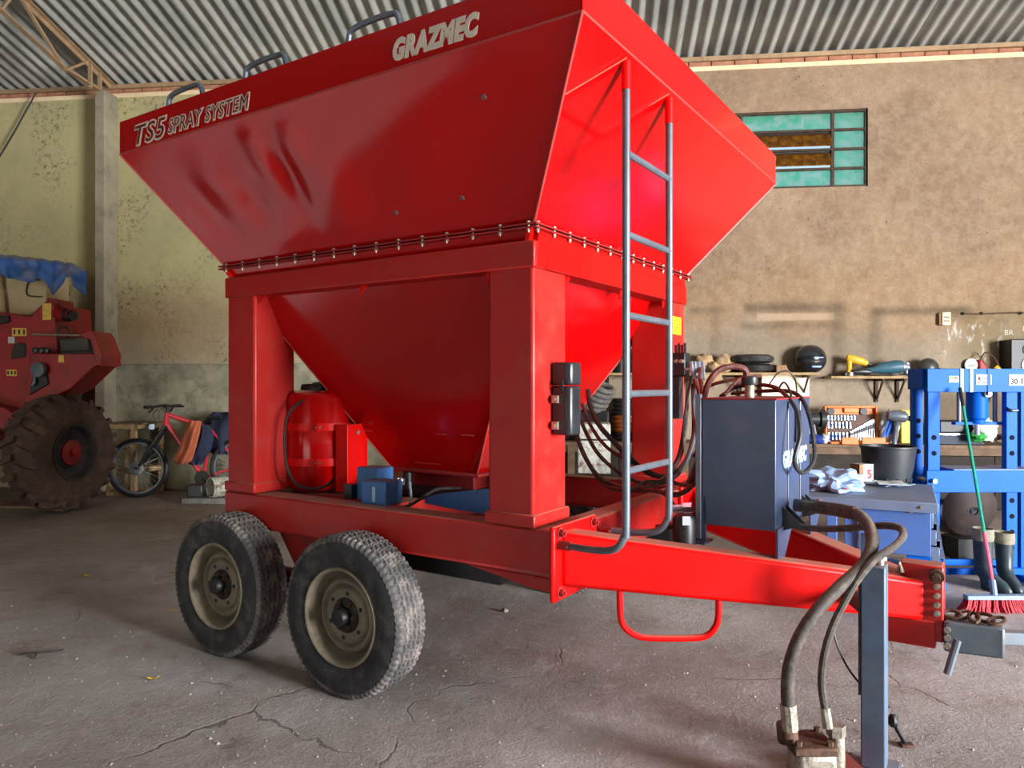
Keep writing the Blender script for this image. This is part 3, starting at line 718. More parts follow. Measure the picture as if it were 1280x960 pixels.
for (bx, sgn) in ((TX0 + .02, -1), (TX1, 1)):
    for yy in (TY0, TY1 - .02):
        zb = .76 if sgn > 0 else .81
        m = MB().prism([(bx, yy, TZ0 + .14), (bx, yy, TZ0 - .0), (bx - .0 * sgn, yy + .0, zb), (bx + .14 * sgn, yy, zb)] if sgn < 0 else [(bx + .001, yy, TZ0 + .01), (bx + .001, yy + .3, TZ0 + .01), (bx + .001, yy + .12, zb), (bx + .001, yy, zb)], (0, .008, 0) if sgn < 0 else (.008, 0, 0))
        if sgn < 0: m.box((min(bx, bx + .13 * sgn), yy - .02, zb - .004), (max(bx, bx + .13 * sgn), yy + .1, zb + .006))
        B(m, 'tank_bracket', TANKGREY, tk, smooth=0)
for yy in (TY0 + .1, TY0 + .5): B(MB().prism([(TX1 + .004, yy, TZ0 + .1), (TX1 + .004, yy, TZ0 - .01), (TX1 + .09, yy, TZ0 + .02)], (0, .006, 0)).prism([(TX1 + .004, yy + .07, TZ0 + .1), (TX1 + .004, yy + .07, TZ0 - .01), (TX1 + .09, yy + .07, TZ0 + .02)], (0, .006, 0)), 'tank_gusset', DARK, tk, smooth=0)
fc = mp(937, 480, d=3.45)
B(MB().cyl((fc.x, fc.y, TZ1), (fc.x, fc.y, TZ1 + .07), .022, 16), 'filler_neck', CASTALU, tk)
B(MB().lathe([(.035, 0), (.038, .008), (.038, .035), (.032, .042)], 20, Matrix.Translation((fc.x, fc.y, TZ1 + .062))), 'filler_cap', DARK, tk)
of = mp(1001, 632, x=TX1 + .03); B(MB().cyl((TX1, of.y, of.z), (TX1 + .06, of.y, of.z), .03, 14).cyl((TX1 + .06, of.y, of.z), (TX1 + .1, of.y, of.z), .036, 6), 'suction_port', DARK, tk)
o2 = mp(992, 657, x=TX1 + .03); B(MB().cyl((TX1, o2.y, o2.z), (TX1 + .06, o2.y, o2.z), .014, 10), 'return_port', CASTALU, tk)
# tall side rail of the tank with filter below it
B(MB().box((TX0 - .03, TY0 - .004, .83), (TX0 - .003, TY0 + .02, TZ1 + .02)), 'tank_side_angle', STEEL, bevel=.003)
f0 = mp(855, 690, d=3.42); B(MB().lathe([(.05, -.17), (.052, -.16), (.052, -.02), (.045, 0), (.03, .01)], 20, Matrix.Translation((f0.x, f0.y, f0.z + .165))), 'oil_filter', BLACK)
l0 = mp(858, 651, d=3.37); B(MB().cbox((l0.x, l0.y - .0, l0.z), (.035, .004, .04), Matrix.Rotation(.5, 3, 'Z')), 'filter_label', WHITE)

# manual holder clamped to the near post
mh = part('manual_holder', T, (.0, .21, 0))
m = MB().prism([(.004, -.055, 1.315), (.09, -.055, 1.315), (.105, -.04, 1.315), (.105, .04, 1.315), (.09, .055, 1.315), (.004, .055, 1.315)], (0, 0, .225)); m.build('case', DARK, mh, bevel=.012)
m = MB().prism([(.004, -.058, 1.545), (.092, -.058, 1.545), (.108, -.042, 1.545), (.108, .042, 1.545), (.092, .058, 1.545), (.004, .058, 1.545)], (0, 0, .105)); m.build('case_lid', DARK, mh, bevel=.014)
for z in (1.36, 1.48): MB().cbox((.03, -.066, z), (.03, .018, .035)).cyl((.03, -.085, z), (.03, -.06, z), .008, 8).build('clip', BOLT, mh)
MB().cbox((.06, -.062, 1.545), (.02, .012, .05)).build('latch', BLACK, mh)
ys = [mp(840.5, 410, x=.001).y, mp(851, 410, x=.001).y]; zz = [mp(845, 418, x=.001).z, mp(845, 396, x=.001).z]
s_ = B(MB().box((.0, ys[0], zz[0]), (.003, ys[1], zz[1])), 'warning_sticker', YELLOW, smooth=0)
for i in range(4): B(MB().box((.003, ys[0] + .012, zz[0] + .02 + i * .022), (.0036, ys[1] - .012, zz[0] + .024 + i * .022)), 'print_line', INK, s_, smooth=0)

# red water tank with black lid on the deck
wx, wy, wr = -1.853, .46, .225
wt = B(MB().lathe([(.05, .9), (wr - .04, .9), (wr - .01, .93), (wr, .97), (wr, 1.05), (wr + .004, 1.06), (wr + .004, 1.1), (wr, 1.11), (wr, 1.26), (wr + .004, 1.27), (wr + .004, 1.31), (wr, 1.32), (wr, 1.46), (wr - .015, 1.492), (wr - .05, 1.51), (.05, 1.515)], 48, Matrix.Translation((wx, wy, 0))), 'water_tank', RED_GLOSS)
wt['label'] = 'glossy red cylindrical tank strapped to the deck'
B(MB().lathe([(.13, 1.505), (.13, 1.535), (.12, 1.55), (.06, 1.552), (.055, 1.56), (.02, 1.565)], 28, Matrix.Translation((wx, wy, 0))), 'tank_lid', BLACK, wt)
for z in (1.075, 1.29):
    B(MB().lathe([(wr + .0045, z - .022), (wr + .009, z - .022), (wr + .009, z + .022), (wr + .0045, z + .022)], 48, Matrix.Translation((wx, wy, 0)), True), 'strap', RED, wt)
    for a in (-2.62, -.83):
        c = Vector((wx + (wr + .022) * math.cos(a), wy + (wr + .022) * math.sin(a), z)); mm = Matrix.Rotation(a, 3, 'Z')
        B(MB().cbox(c, (.045, .012, .045), mm), 'strap_lug', RED, wt)
        B(MB().cyl(c + mm @ Vector((0, -.02, 0)), c + mm @ Vector((0, .02, 0)), .009, 6), 'bolt', BOLT, wt)
hp_ = lambda L_: [mp(x, y, d=d) for x, y, d in L_]
B(MB().tube(crom(hp_([(400, 483, 4.55), (385, 496, 4.5), (362, 515, 4.45), (356, 540, 4.42), (358, 580, 4.4), (370, 604, 4.4), (390, 611, 4.38), (408, 607, 4.36), (418, 598, 4.4)]), 6), .009, 8), 'water_hose', HOSE_BLACK)
a = mp(421, 530, d=4.5); b = mp(445, 600, d=4.5)
m = MB().box((a.x, a.y - .01, .9), (a.x + .09, a.y + .0, a.z)).box((a.x + .09, a.y - .01, .9), (a.x + .1, a.y + .16, a.z)).box((a.x - .04, a.y + .14, .9), (a.x + .1, a.y + .16, a.z))
st_ = B(m, 'tank_stand', RED, smooth=0, bevel=.003)
for z in (.99, a.z - .05): B(MB().cyl((a.x + .101, a.y + .07, z), (a.x + .112, a.y + .07, z), .014, 6), 'bolt', BOLT, st_)

# blue boxes and blue guard on the deck
bx = mp(466, 633, y=.10)
b1 = B(MB().box((bx.x - .085, .10, .905), (bx.x + .085, .24, 1.03)), 'blue_box', BLUEBOX, bevel=.006)
b1['label'] = 'steel blue box marked 1'
text('1', .105, (bx.x - .02, .099, .925), (1, 0, 0), (0, 0, 1), b1, 'number', CYANINK, bold=.004)
B(MB().box((bx.x - .22, .2, .905), (bx.x - .06, .33, 1.085)), 'blue_box', BLUEBOX, bevel=.006)
B(MB().box((bx.x - .28, .16, .905), (bx.x - .22, .3, .99)), 'bracket_plate', DARK)
m = MB(); g0 = mp(516, 640, y=.22); g1 = mp(612, 632, y=.22); N = 14; vs = []
for i in range(N + 1):
    u = i / N; x = g0.x + (g1.x + .1 - g0.x) * u; y = .22 + .1 * (1 - u) ** 2
    top_ = .93 + .115 * u ** .8
    vs += [(x, y, .9), (x, y, top_), (x, y + .008, .9), (x, y + .008, top_)]
fs = []
for i in range(N):
    k = 4 * i; fs += [(k, k + 4, k + 5, k + 1), (k + 2, k + 3, k + 7, k + 6), (k + 1, k + 5, k + 7, k + 3), (k, k + 2, k + 6, k + 4)]
B(m.add(vs, fs), 'blue_guard', BLUEBOX)
# pipework between the boxes and the outlet
c = mp(500, 606, d=4.1); B(MB().lathe([(.028, 0), (.028, .035), (.018, .036), (.014, -.0)], 16, Matrix.Translation((c.x, c.y, c.z))).cyl((c.x, c.y, .9), (c.x, c.y, c.z), .012, 10), 'shiny_fitting', CHROME)
c = mp(512, 632, d=4.05); B(MB().tube(crom([c + Vector((-.01, 0, -.04)), c, c + Vector((.01, 0, .05)), c + Vector((.0, 0, .13))], 4), .007, 6), 'white_hose_end', WHITE)
B(MB().tube(crom(hp_([(478, 612, 4.05), (490, 620, 4.0), (488, 632, 3.98), (505, 634, 3.95), (522, 626, 4.0), (545, 612, 4.1), (575, 610, 4.3)]), 6), .009, 8), 'pipe', HOSE_BLACK)
B(MB().tube(crom(hp_([(470, 600, 4.4), (500, 612, 4.4), (540, 622, 4.4), (600, 625, 4.4)]), 6), .016, 8), 'pipe', BLACK)
B(MB().tube([mp(510, 590, d=4.5), mp(510, 628, d=4.5)], .03, 12), 'outlet_motor', BLACK)
B(MB().box((-1.5, .5, .9), (-.7, 1.4, .93)), 'spreader_floor', BLACK)

# valve block on the far front post
v0 = mp(851, 456, x=.05)
vb = B(MB().cbox((.05, v0.y, v0.z), (.09, .1, .15)), 'valve_block', BLACK, bevel=.008)
for i in range(4):
    B(MB().cyl((.03 + .02 * i, v0.y - .03, v0.z + .07), (.03 + .02 * i, v0.y - .035, v0.z + .125 + .01 * (i % 2)), .009, 8), 'lever', DARK, vb)
    B(MB().cyl((.095, v0.y - .04 + .028 * i, v0.z - .03), (.125, v0.y - .04 + .028 * i, v0.z - .03), .011, 8), 'port', CASTALU, vb)
for i in range(3): B(MB().cyl((.02 + .03 * i, v0.y - .05, v0.z + .02), (.02 + .03 * i, v0.y - .085, v0.z + .02), .012, 8), 'port', BOLT, vb)
B(MB().box((.0, v0.y - .03, v0.z - .34), (.05, v0.y + .04, v0.z - .07)), 'valve_stay', DARK)

# hoses drooping through the frame to the valve block
for pts, r, mt in (
    ([(735, 488, 4.6), (738, 508, 4.5), (748, 530, 4.4), (765, 550, 4.35), (785, 570, 4.3), (812, 592, 4.3), (838, 594, 4.3), (858, 575, 4.4), (868, 540, 4.5), (872, 500, 4.6), (868, 468, 4.7)], .015, HOSE_BLACK),
    ([(722, 508, 4.5), (730, 535, 4.4), (750, 570, 4.3), (785, 597, 4.25), (820, 605, 4.2), (850, 590, 4.3), (866, 550, 4.5), (866, 480, 4.6)], .012, HOSE),
    ([(714, 512, 4.4), (722, 548, 4.3), (745, 592, 4.2), (780, 610, 4.15), (815, 607, 4.15), (846, 580, 4.3), (856, 540, 4.5), (860, 476, 4.7)], .012, HOSE),
    ([(728, 505, 4.5), (740, 535, 4.4), (762, 562, 4.35), (800, 583, 4.3), (830, 597, 4.3), (862, 605, 4.2), (874, 560, 4.3), (872, 510, 4.4), (876, 460, 4.6)], .011, HOSE_RED),
    ([(716, 510, 4.45), (726, 560, 4.35), (752, 602, 4.2), (775, 612, 4.1), (812, 613, 4.0), (832, 618, 3.9), (848, 640, 3.8), (868, 636, 3.7), (880, 630, 3.6)], .013, HOSE_RED),
    ([(864, 470, 4.6), (858, 505, 4.5), (850, 560, 4.4), (840, 585, 4.3), (830, 600, 4.2), (806, 602, 4.1), (796, 610, 4.0), (776, 612, 4.0)], .008, HOSE_BLACK),
    ([(869, 475, 4.5), (876, 500, 4.4), (872, 540, 4.3), (878, 580, 4.1), (868, 604, 4.0), (848, 618, 3.9), (830, 615, 3.9)], .015, HOSE_RED),
    ([(873, 470, 4.6), (867, 505, 4.5), (870, 535, 4.4), (862, 565, 4.35), (850, 585, 4.3), (838, 600, 4.3)], .013, STEEL),
    ([(876, 475, 4.4), (880, 505, 4.2), (884, 530, 3.9), (876, 555, 3.8), (868, 570, 3.9)], .012, HOSE_RED),
    # over the tank
    ([(880, 497, 3.75), (886, 478, 3.7), (898, 463, 3.7), (915, 458, 3.7), (931, 462, 3.7), (934, 478, 3.72)], .016, HOSE_RED),
    ([(900, 496, 4.0), (920, 484, 3.95), (945, 481, 3.85), (968, 484, 3.7), (984, 496, 3.5), (996, 515, 3.42), (1000, 545, 3.36), (993, 575, 3.34), (1000, 590, 3.4), (1010, 587, 3.45), (1018, 570, 3.5), (1014, 530, 3.55), (1003, 500, 3.65), (985, 489, 3.8), (950, 489, 4.0), (915, 492, 4.2)], .0105, HOSE_BLACK),
    ([(972, 487, 3.9), (980, 478, 3.8), (988, 490, 3.6), (990, 505, 3.55), (988, 490, 3.7)], .005, HOSE_BLACK),
    ([(962, 480, 4.0), (972, 467, 4.0), (985, 464, 4.0), (994, 475, 4.0), (996, 490, 3.9)], .004, HOSE_BLACK),
    ([(905, 494, 3.9), (925, 474, 4.0), (950, 470, 4.2), (900, 478, 4.3), (880, 486, 4.4)], .01, HOSE_RED),
    ([(860, 605, 4.0), (868, 590, 4.0), (876, 565, 3.9), (880, 540, 3.8)], .018, HOSE_RED),
    ([(820, 660, 3.5), (850, 657, 3.5), (880, 655, 3.5)], .016, HOSE_RED)):
    B(MB().tube(crom(hp_(pts), 7), r, 8), 'hydraulic_hose', mt)
for x in (864, 868, 873, 878):
    a = mp(x, 452, d=4.62); b = mp(x + 2, 474, d=4.6); B(MB().tube([a, b], .011, 8), 'hose_ferrule', CHROME)
c = mp(840, 636, d=3.6); B(MB().tube([c, c + Vector((.05, .02, .006))], .02, 10).tube([c + Vector((.05, .02, .006)), c + Vector((.09, .03, .01))], .026, 6), 'hose_fitting', CHROME)
# big suction hose and return hose down to the pump
hs_ = [(1004, 632, 3.42), (1022, 634, 3.36), (1045, 637, 3.25), (1070, 642, 3.12), (1086, 658, 3.0), (1090, 682, 2.9), (1078, 708, 2.84), (1050, 733, 2.8), (1020, 765, 2.76), (998, 800, 2.74), (986, 840, 2.73), (985, 880, 2.73), (988, 912, 2.73)]
B(MB().tube(crom(hp_(hs_), 7), .0245, 12), 'suction_hose', HOSE)
B(MB().tube(hp_(hs_[1:4]), .029, 10), 'hose_ferrule', RUST); B(MB().tube(hp_(hs_[-2:]), .029, 10), 'hose_ferrule', CASTALU)
hr = [(993, 657, 3.36), (1010, 660, 3.3), (1040, 661, 3.2), (1075, 659, 3.1), (1105, 657, 3.0), (1124, 660, 2.95), (1129, 669, 2.9), (1118, 683, 2.86), (1095, 698, 2.83), (1074, 722, 2.8), (1056, 752, 2.78), (1040, 785, 2.76), (1030, 820, 2.75), (1027, 855, 2.75), (1031, 885, 2.74), (1035, 910, 2.73)]
B(MB().tube(crom(hp_(hr), 7), .0145, 10), 'return_hose', HOSE)
B(MB().tube(hp_(hr[-2:]), .018, 8), 'hose_ferrule', CASTALU)
B(MB().tube(crom(hp_([(1040, 778, 3.05), (1046, 805, 3.03), (1060, 835, 3.04), (1080, 860, 3.06), (1098, 875, 3.1), (1112, 884, 3.13)]), 6), .0045, 6), 'electric_cable', HOSE_BLACK)
# loose ends on the drawbar nose
B(MB().tube(hp_([(1093, 712, 3.3), (1100, 706, 3.28), (1108, 708, 3.26)]), .008, 6).tube(hp_([(1122, 716, 3.3), (1125, 704, 3.3), (1128, 716, 3.28)]), .008, 6), 'spring_pin', CASTALU)

# ---------------------------------------------------------------- on the floor by the drawbar
pp = at(1014, 936, d=2.78); pl = Vector((pp.x, pp.y, 0))
pu = thing('gear_pump', 'cast metal gear pump standing on the floor under two hoses', 'pump', pl, YAW); pu.scale = (1.15, 1.15, 1.3)
RY_ = Matrix.Rotation(PI / 2, 4, 'Y')
m = MB().box((-.065, -.06, .03), (.065, .06, .15)); m.build('pump_body', CASTALU, pu, bevel=.018)
MB().box((-.085, -.075, 0), (.085, .075, .03)).build('base_flange', RUST, pu, bevel=.006)
MB().box((-.08, -.07, .148), (.06, .07, .172)).build('top_flange', RUST, pu, bevel=.006)
for sx in (-.06, .04):
    for sy in (-.05, .05): MB().cyl((sx, sy, .172), (sx, sy, .185), .011, 6).build('bolt', RUST, pu)
MB().tube(crom([(.06, -.02, .05), (.075, -.02, .09), (.075, -.02, .16), (.072, -.02, .215)], 4), .024, 12).build('elbow', CASTALU, pu)
MB().tube([(.072, -.02, .19), (.072, -.02, .222)], .03, 6).build('elbow_nut', CASTALU, pu)
MB().tube([(-.075, .0, .165), (-.08, 0, .215)], .033, 12).build('suction_collar', RUST, pu)
sp_ = MB().cyl((0, 0, 0), (.07, 0, 0), .018, 10).build('splined_shaft', RUST, pu); sp_.location = (-.02, -.06, .06); sp_.rotation_euler.z = -PI / 2
q = at(1062, 957, d=2.86)
m = MB()
for a, b in (((-.05, -.04, 0), (-.042, .14, .075)), ((.042, -.04, 0), (.05, .14, .075)), ((-.042, -.04, 0), (.042, .14, .008)), ((-.042, -.04, .067), (.042, .14, .075))): m.box(a, b)
tag(m.build('steel_tube_offcut', RED_DULL, None, (q.x, q.y, 0), YAW + .1), 'short red square steel tube lying on the floor beside the pump', 'steel tube')
q0 = at(1123, 902, z=.05); q1 = at(1131, 931, z=.006)
cpl = thing('cable_plug', 'small black cable plug lying on the floor right of the stand', 'plug', (q1.x, q1.y, 0))
d0 = Vector((-.02, .05, .065)); MB().tube([(0, 0, .01), d0 * .6, d0], [.009, .008, .012], 8).build('plug_stem', BLACK, cpl)
MB().ball(d0 + Vector((-.01, .0, .02)), (.025, .02, .028), 8, 6, .5, 3).build('plug_head', BLACK, cpl); MB().box((-.02, -.02, 0), (.035, .02, .012)).build('plug_foot', RUST, cpl, bevel=.003)
# steel bar held in the hitch clevis, going off to the right
a = at(1226, 795, d=3.2); b = at(1400, 803, d=3.25)
tb = thing('tow_bar', 'grey flat steel tow bar held in the hitch clevis at the right edge', 'tow bar', a)
MB().bar(Vector((0, 0, 0)), b - a, .05, .055).build('bar', STEEL, tb, bevel=.004)
MB().tube([Vector((-.03, -.0, 0)), Vector((.02, 0, 0))], .03, 12).build('bar_eye', RUST, tb)

def leaf(px, py, s, rz, lab):
    q = at(px, py, z=.0); m = MB(); n = 6; vs = []
    for i in range(n + 1):
        u = i / n; w = .35 * math.sin(PI * u) ** .8; z = .004 + .012 * (u - .5) ** 2 * 4 * (1 if s > .03 else .3)
        vs += [(s * (u - .5), -s * w * .5, z + .004), (s * (u - .5), 0, z), (s * (u - .5), s * w * .5, z + .004)]
    fs = []
    for i in range(n):
        for j in (0, 1): a = 3 * i + j; fs.append((a, a + 3, a + 4, a + 1))
    tag(m.add(vs, fs).build('fallen_leaf', LEAF, None, (q.x, q.y, 0), rz), lab, 'leaf')
leaf(191, 850, .06, .4, 'yellow leaf lying on the floor left of the front wheel')
leaf(109, 721, .1, -.6, 'curled yellow leaf on the brown floor in front of the bicycle')
leaf(219, 719, .07, 1.2, 'pale leaf on the floor just left of the rear wheel')
leaf(217, 764, .08, .2, 'straw coloured leaf on the floor below the rear wheel hub')
q = at(45, 820, z=0)
tw = MB().tube(crom([(-.1, -.01, .008), (-.03, .0, .018), (.03, .03, .012), (.1, .09, .01)], 3), .006, 5).build('twig', TWIG, None, (q.x, q.y, 0)); tag(tw, 'dark forked twig lying on the pale floor at far left', 'twig')
MB().tube([(0, .01, .015), (.03, -.05, .008)], .006, 5).build('side_shoot', TWIG, tw)
q = at(631, 765, z=0); tag(MB().ball((0, 0, .012), (.025, .02, .014), 8, 6, .4, 5).build('pebble', SAND, None, (q.x, q.y, 0)), 'small pale pebble on the floor behind the front wheel', 'pebble')
m = MB(); rnd = random.Random(11)
for i in range(900):
    x, y = rnd.uniform(0, 1280), rnd.uniform(660, 960); g = at(x, y, z=0); r = rnd.uniform(.002, .006) * (1 if rnd.random() < .9 else 1.8)
    m.add([g + Vector((r * math.cos(t), r * math.sin(t), 0)) for t in (0, 2.1, 4.2)] + [g + Vector((0, 0, r * .9))], [(0, 1, 3), (1, 2, 3), (2, 0, 3)])
o = m.build('floor_crumbs', SAND, smooth=0); o['kind'] = 'stuff'; o['label'] = 'pale crumbs of concrete and grit scattered over the floor'; o['category'] = 'grit'

# ---------------------------------------------------------------- left: the old red machine under a tarpaulin
MD = 9.0
def loc(px, py, o, d): return at(px, py, d=d) - o
g = at(92, 636, d=MD); g.z = 0
old = thing('harvester', 'old red harvester with one huge muddy wheel at the left edge', 'harvester', g)
OL = lambda px, py, dd=0: at(px, py, d=MD + dd) - g
def slab(name, mat, pts, dd, th, parent=old, bevel=.01):
    return MB().prism([OL(x, y, dd) for x, y in pts], FW * th).build(name, mat, parent, bevel=bevel)
MACHRED = mk('old_machine_red', (146, 16, 22), .45, var=.14, vs=4, dust=((70, 34, 30), .5), top=((110, 60, 50), .4))
MUD = mk('muddy_tractor_tyre', (70, 54, 44), .9, var=.3, vs=5, dust=((112, 84, 60), .7), bump=.3, bs=20)
DARKRIM = mk('dark_wheel_disc', (44, 40, 40), .7, var=.3, vs=6, dust=((84, 66, 54), .4))
# big lugged wheel
wc = OL(94, 568); wc.z = .72
az = math.radians(-12) + YAW                              # axle direction
wc = wc - Vector((math.cos(az), math.sin(az), 0)) * .2
wh = part('wheel', old, wc, (0, 0, az + PI / 2))              # local -Y looks along the axle
RXN = Matrix.Rotation(PI / 2, 4, 'X')
R0 = .64
MB().lathe([(.33, .2), (.4, .235), (.52, .25), (.6, .235), (R0, .19), (R0 + .01, .0), (R0, -.19), (.6, -.235), (.52, -.25), (.4, -.235), (.33, -.2), (.31, 0)], 56, RXN, True).build('tyre', MUD, wh, smooth=40)
lug = None
for k in range(40):
    s = 1 if k % 2 else -1; a = 2 * PI * k / 40
    if lug is None:
        m = MB(); P = []
        for (t, y) in ((0, .01), (.05, .11), (.12, .24)):
            P.append((t, y))
        for i in range(2):
            (t0, y0), (t1, y1) = P[i], P[i + 1]; w = .05
            def q3(t, y, r): return Vector((r * math.cos(t), y, r * math.sin(t)))
            ro = R0 + .065
            r_i = R0 - .05; ro1 = ro if i == 0 else ro - .04
            m.hexa([q3(t0 - w, y0, r_i), q3(t0 + w, y0, r_i), q3(t1 + w, y1, r_i), q3(t1 - w, y1, r_i), q3(t0 - w, y0, ro), q3(t0 + w, y0, ro), q3(t1 + w, y1, ro1), q3(t1 - w, y1, ro1)])
        lug = m.build('tyre_lug', MUD, wh, bevel=0, smooth=0).data; o = [c for c in wh.children if c.name.startswith('tyre_lug')][0]
        m2 = MB(); m2.v = [Vector((v.co.x, -v.co.y, v.co.z)) for v in lug.vertices]; m2.f = [list(p.vertices)[::-1] for p in lug.polygons]
        ol = m2.build('tyre_lug', MUD, wh, smooth=0); lug2 = ol.data
        o.rotation_euler.y = 0; ol.rotation_euler.y = -2 * PI / 40
    elif k > 1:
        o = link('tyre_lug', lug if k % 2 == 0 else lug2, wh); o.rotation_euler.y = -a
MB().lathe([(.34, .2), (.345, .22), (.32, .215), (.29, .12), (.2, .09), (.16, .13), (.05, .135), (.05, .06), (.3, .06)], 40, RXN, True).build('wheel_disc', DARKRIM, wh)
MB().lathe([(.15, .13), (.15, .155), (.1, .165), (.05, .17), (.045, .2), (.02, .205)], 24, RXN).build('wheel_hub', MACHRED, wh)
# body sheets
slab('side_panel', MACHRED, [(-40, 392), (0, 390), (18, 392), (38, 396), (55, 378), (68, 380), (72, 440), (66, 470), (58, 488), (34, 500), (22, 540), (-40, 560)], .25, .8)
slab('rear_hull', MACHRED, [(-150, 400), (-40, 392), (10, 395), (30, 440), (30, 520), (-60, 560), (-150, 560)], .6, 1.2, bevel=.04)
slab('lower_panel', MACHRED, [(38, 442), (122, 442), (126, 456), (118, 458), (88, 486), (60, 500), (30, 504)], .1, .5)
slab('wheel_guard', MACHRED, [(-40, 500), (6, 510), (31, 528), (26, 543), (2, 536), (-40, 560)], .0, .3)
slab('guard_slot', BLACK, [(10, 522), (26, 530), (23, 537), (8, 530)], -.01, .02)
slab('feed_chute', MACHRED, [(97, 418), (115, 413), (120, 422), (128, 444), (124, 458), (119, 452), (113, 425)], .0, .45)
slab('chute_bed', mk('dark_grey_sheet', (70, 64, 58), .6), [(70, 424), (110, 421), (112, 440), (70, 442)], .3, .3)
slab('chute_edge', BLACK, [(70, 439), (117, 438), (117, 444), (70, 445)], .25, .2)
slab('spout_base', MACHRED, [(58, 372), (72, 374), (72, 384), (62, 388)], .3, .35)
MB().tube([OL(64, 384, .4), OL(78, 394, .3), OL(90, 394, .2)], [.11, .09, .07], 14).build('spout', MACHRED, old)
MB().tube([OL(84, 394, .24), OL(92, 395, .19)], [.085, .06], 14).build('spout_mouth', BLACK, old)
slab('inspection_hole', BLACK, [(14, 440), (18, 430), (27, 428), (32, 430), (32, 446), (14, 449)], .235, .02)
slab('dark_recess', BLACK, [(-2, 394), (10, 394), (12, 402), (-2, 406)], .22, .03)
slab('dark_recess', BLACK, [(40, 470), (56, 458), (60, 480), (36, 494)], .07, .04)
MB().tube([OL(44, 462, .06), OL(43, 478, .03), OL(40, 482, .02)], .018, 8).build('lever', STEEL, old)
o = MB().lathe([(.09, 0), (.09, .05), (.03, .06)], 20, Matrix.Translation(OL(50, 462, .05)) @ RXN).build('pulley', STEEL, old)
ring = [OL(79, 416, .2) + RT * (.075 * math.cos(t)) + UP * (.075 * math.sin(t)) for t in [2 * PI * k / 20 for k in range(21)]]
MB().tube(ring, .013, 8, False).build('hand_wheel', BLACK, old)
MB().tube([OL(40, 418, .2), OL(100, 419, .1)], .012, 8).build('control_rod', BOLT, old)
for k in range(3): MB().lathe([(.035, 0), (.035, .04), (.012, .05)], 12, Matrix.Translation(OL(46 + 7 * k, 438, .1)) @ RXN).build('knob', DARK, old)
MACHYEL = mk('faded_yellow_label', (214, 176, 74), .5, var=.15, vs=30)
for (x0, y0, x1, y1, mt) in ((53, 379, 64, 400, MACHYEL), (15, 410, 33, 420, MACHYEL), (10, 421, 18, 429, WHITE), (73, 444, 80, 453, MACHYEL), (8, 462, 21, 470, MACHYEL)):
    dd = .24 if x0 < 60 else .09
    lb = slab('warning_label', mt, [(x0, y1), (x1, y1), (x1, y0), (x0, y0)], dd, .01, bevel=0)
    if mt is MACHYEL and x1 - x0 > 11:
        for k in range(3):
            xx = x0 + (x1 - x0) * (k + .5) / 3 - 1.2; slab('label_print', DARKRIM, [(xx, y1 - 2), (xx + 2.2, y1 - 2), (xx + 2.2, y0 + 2), (xx, y0 + 2)], dd - .004, .003, lb, 0)
# cream side of the machine with its handle outline
cp = slab('cream_cover', CREAM, [(-40, 392), (38, 394), (58, 378), (57, 341), (-40, 340)], .5, .5, bevel=.015)
MB().tube(crom([OL(50, 350, .48), OL(38, 351, .48), (OL(34, 357, .48)), OL(33, 366, .48), OL(37, 370, .48), OL(53, 371, .48)], 4), .008, 6).build('grab_bar', IRON, old)
MB().tube([OL(1, 344, .45), OL(7, 396, .45)], .02, 8).build('cover_strut', TRUSSM, old)
# tarpaulin draped on top
m = MB(); nu, nv = 44, 16; vs = []
for i in range(nv + 1):
    for j in range(nu + 1):
        u = j / nu; v = i / nv
        px = -60 + 168 * u; tz = 322 + (px / 110 * 12 if px > 0 else 0) + (7 if px > 85 else 0) * (px - 85) / 23
        hang = 20 + 6 * math.sin(px * .06) + (26 * max(0, 1 - abs(px - 67) / 14)) + (8 if px > 92 else 0)
        if v < .5: p = OL(px, tz, .1 + .9 * (1 - v * 2)); p.z += .04 * math.sin(PI * v)
        else: p = OL(px, tz + hang * (v - .5) * 2, .1 - .05 * math.sin((v - .5) * PI))
        nn = mnoise.noise(Vector((px * .07, v * 4, 1))) * .05 + .012 * math.sin(px * .35 + 3 * v)
        p = p + (-FW) * nn * (1 if v > .45 else .2) + UP * nn * .4
        vs.append(p)
N = len(vs); vs2 = [p + FW * .008 - UP * .006 for p in vs]; fs = []
for k in (0, N):
    for i in range(nv):
        for j in range(nu): a = k + i * (nu + 1) + j; fs.append((a, a + 1, a + nu + 2, a + nu + 1))
for j in range(nu):
    for i in (0, nv): a = i * (nu + 1) + j; fs.append((a, a + 1, a + 1 + N, a + N))
for i in range(nv):
    for j in (0, nu): a = i * (nu + 1) + j; fs.append((a, a + nu + 1, a + nu + 1 + N, a + N))
m.add(vs, fs) ; m.v = [p + g for p in vs] + [p + g for p in vs2]
tag(m.build('tarpaulin', TARP, None, smooth=60, origin=g + OL(20, 330, .4)), 'dusty blue tarpaulin draped over the top of the old harvester', 'tarpaulin')
MB().tube([OL(-60, 342, .5), OL(60, 342, .5)], .03, 8).build('roof_rail', IRON, old)
a = at(44, 633, z=0); tag(MB().box((-.26, -.18, 0), (.26, .18, .035)).build('floor_board', OLDWOOD, None, (a.x - .1, a.y, 0), .1, bevel=.005), 'flat brown board lying on the floor under the huge wheel', 'board')
r0 = at(-6, 205, y=YW - .12); r1 = at(45, 116, y=YW - .12)
tag(MB().tube([r0, r0.lerp(r1, .5) - UP * .02, r1], .012, 6).build('hanging_rope', BLACK, None, origin=r1), 'dark rope hanging slack across the wall at upper left', 'rope')

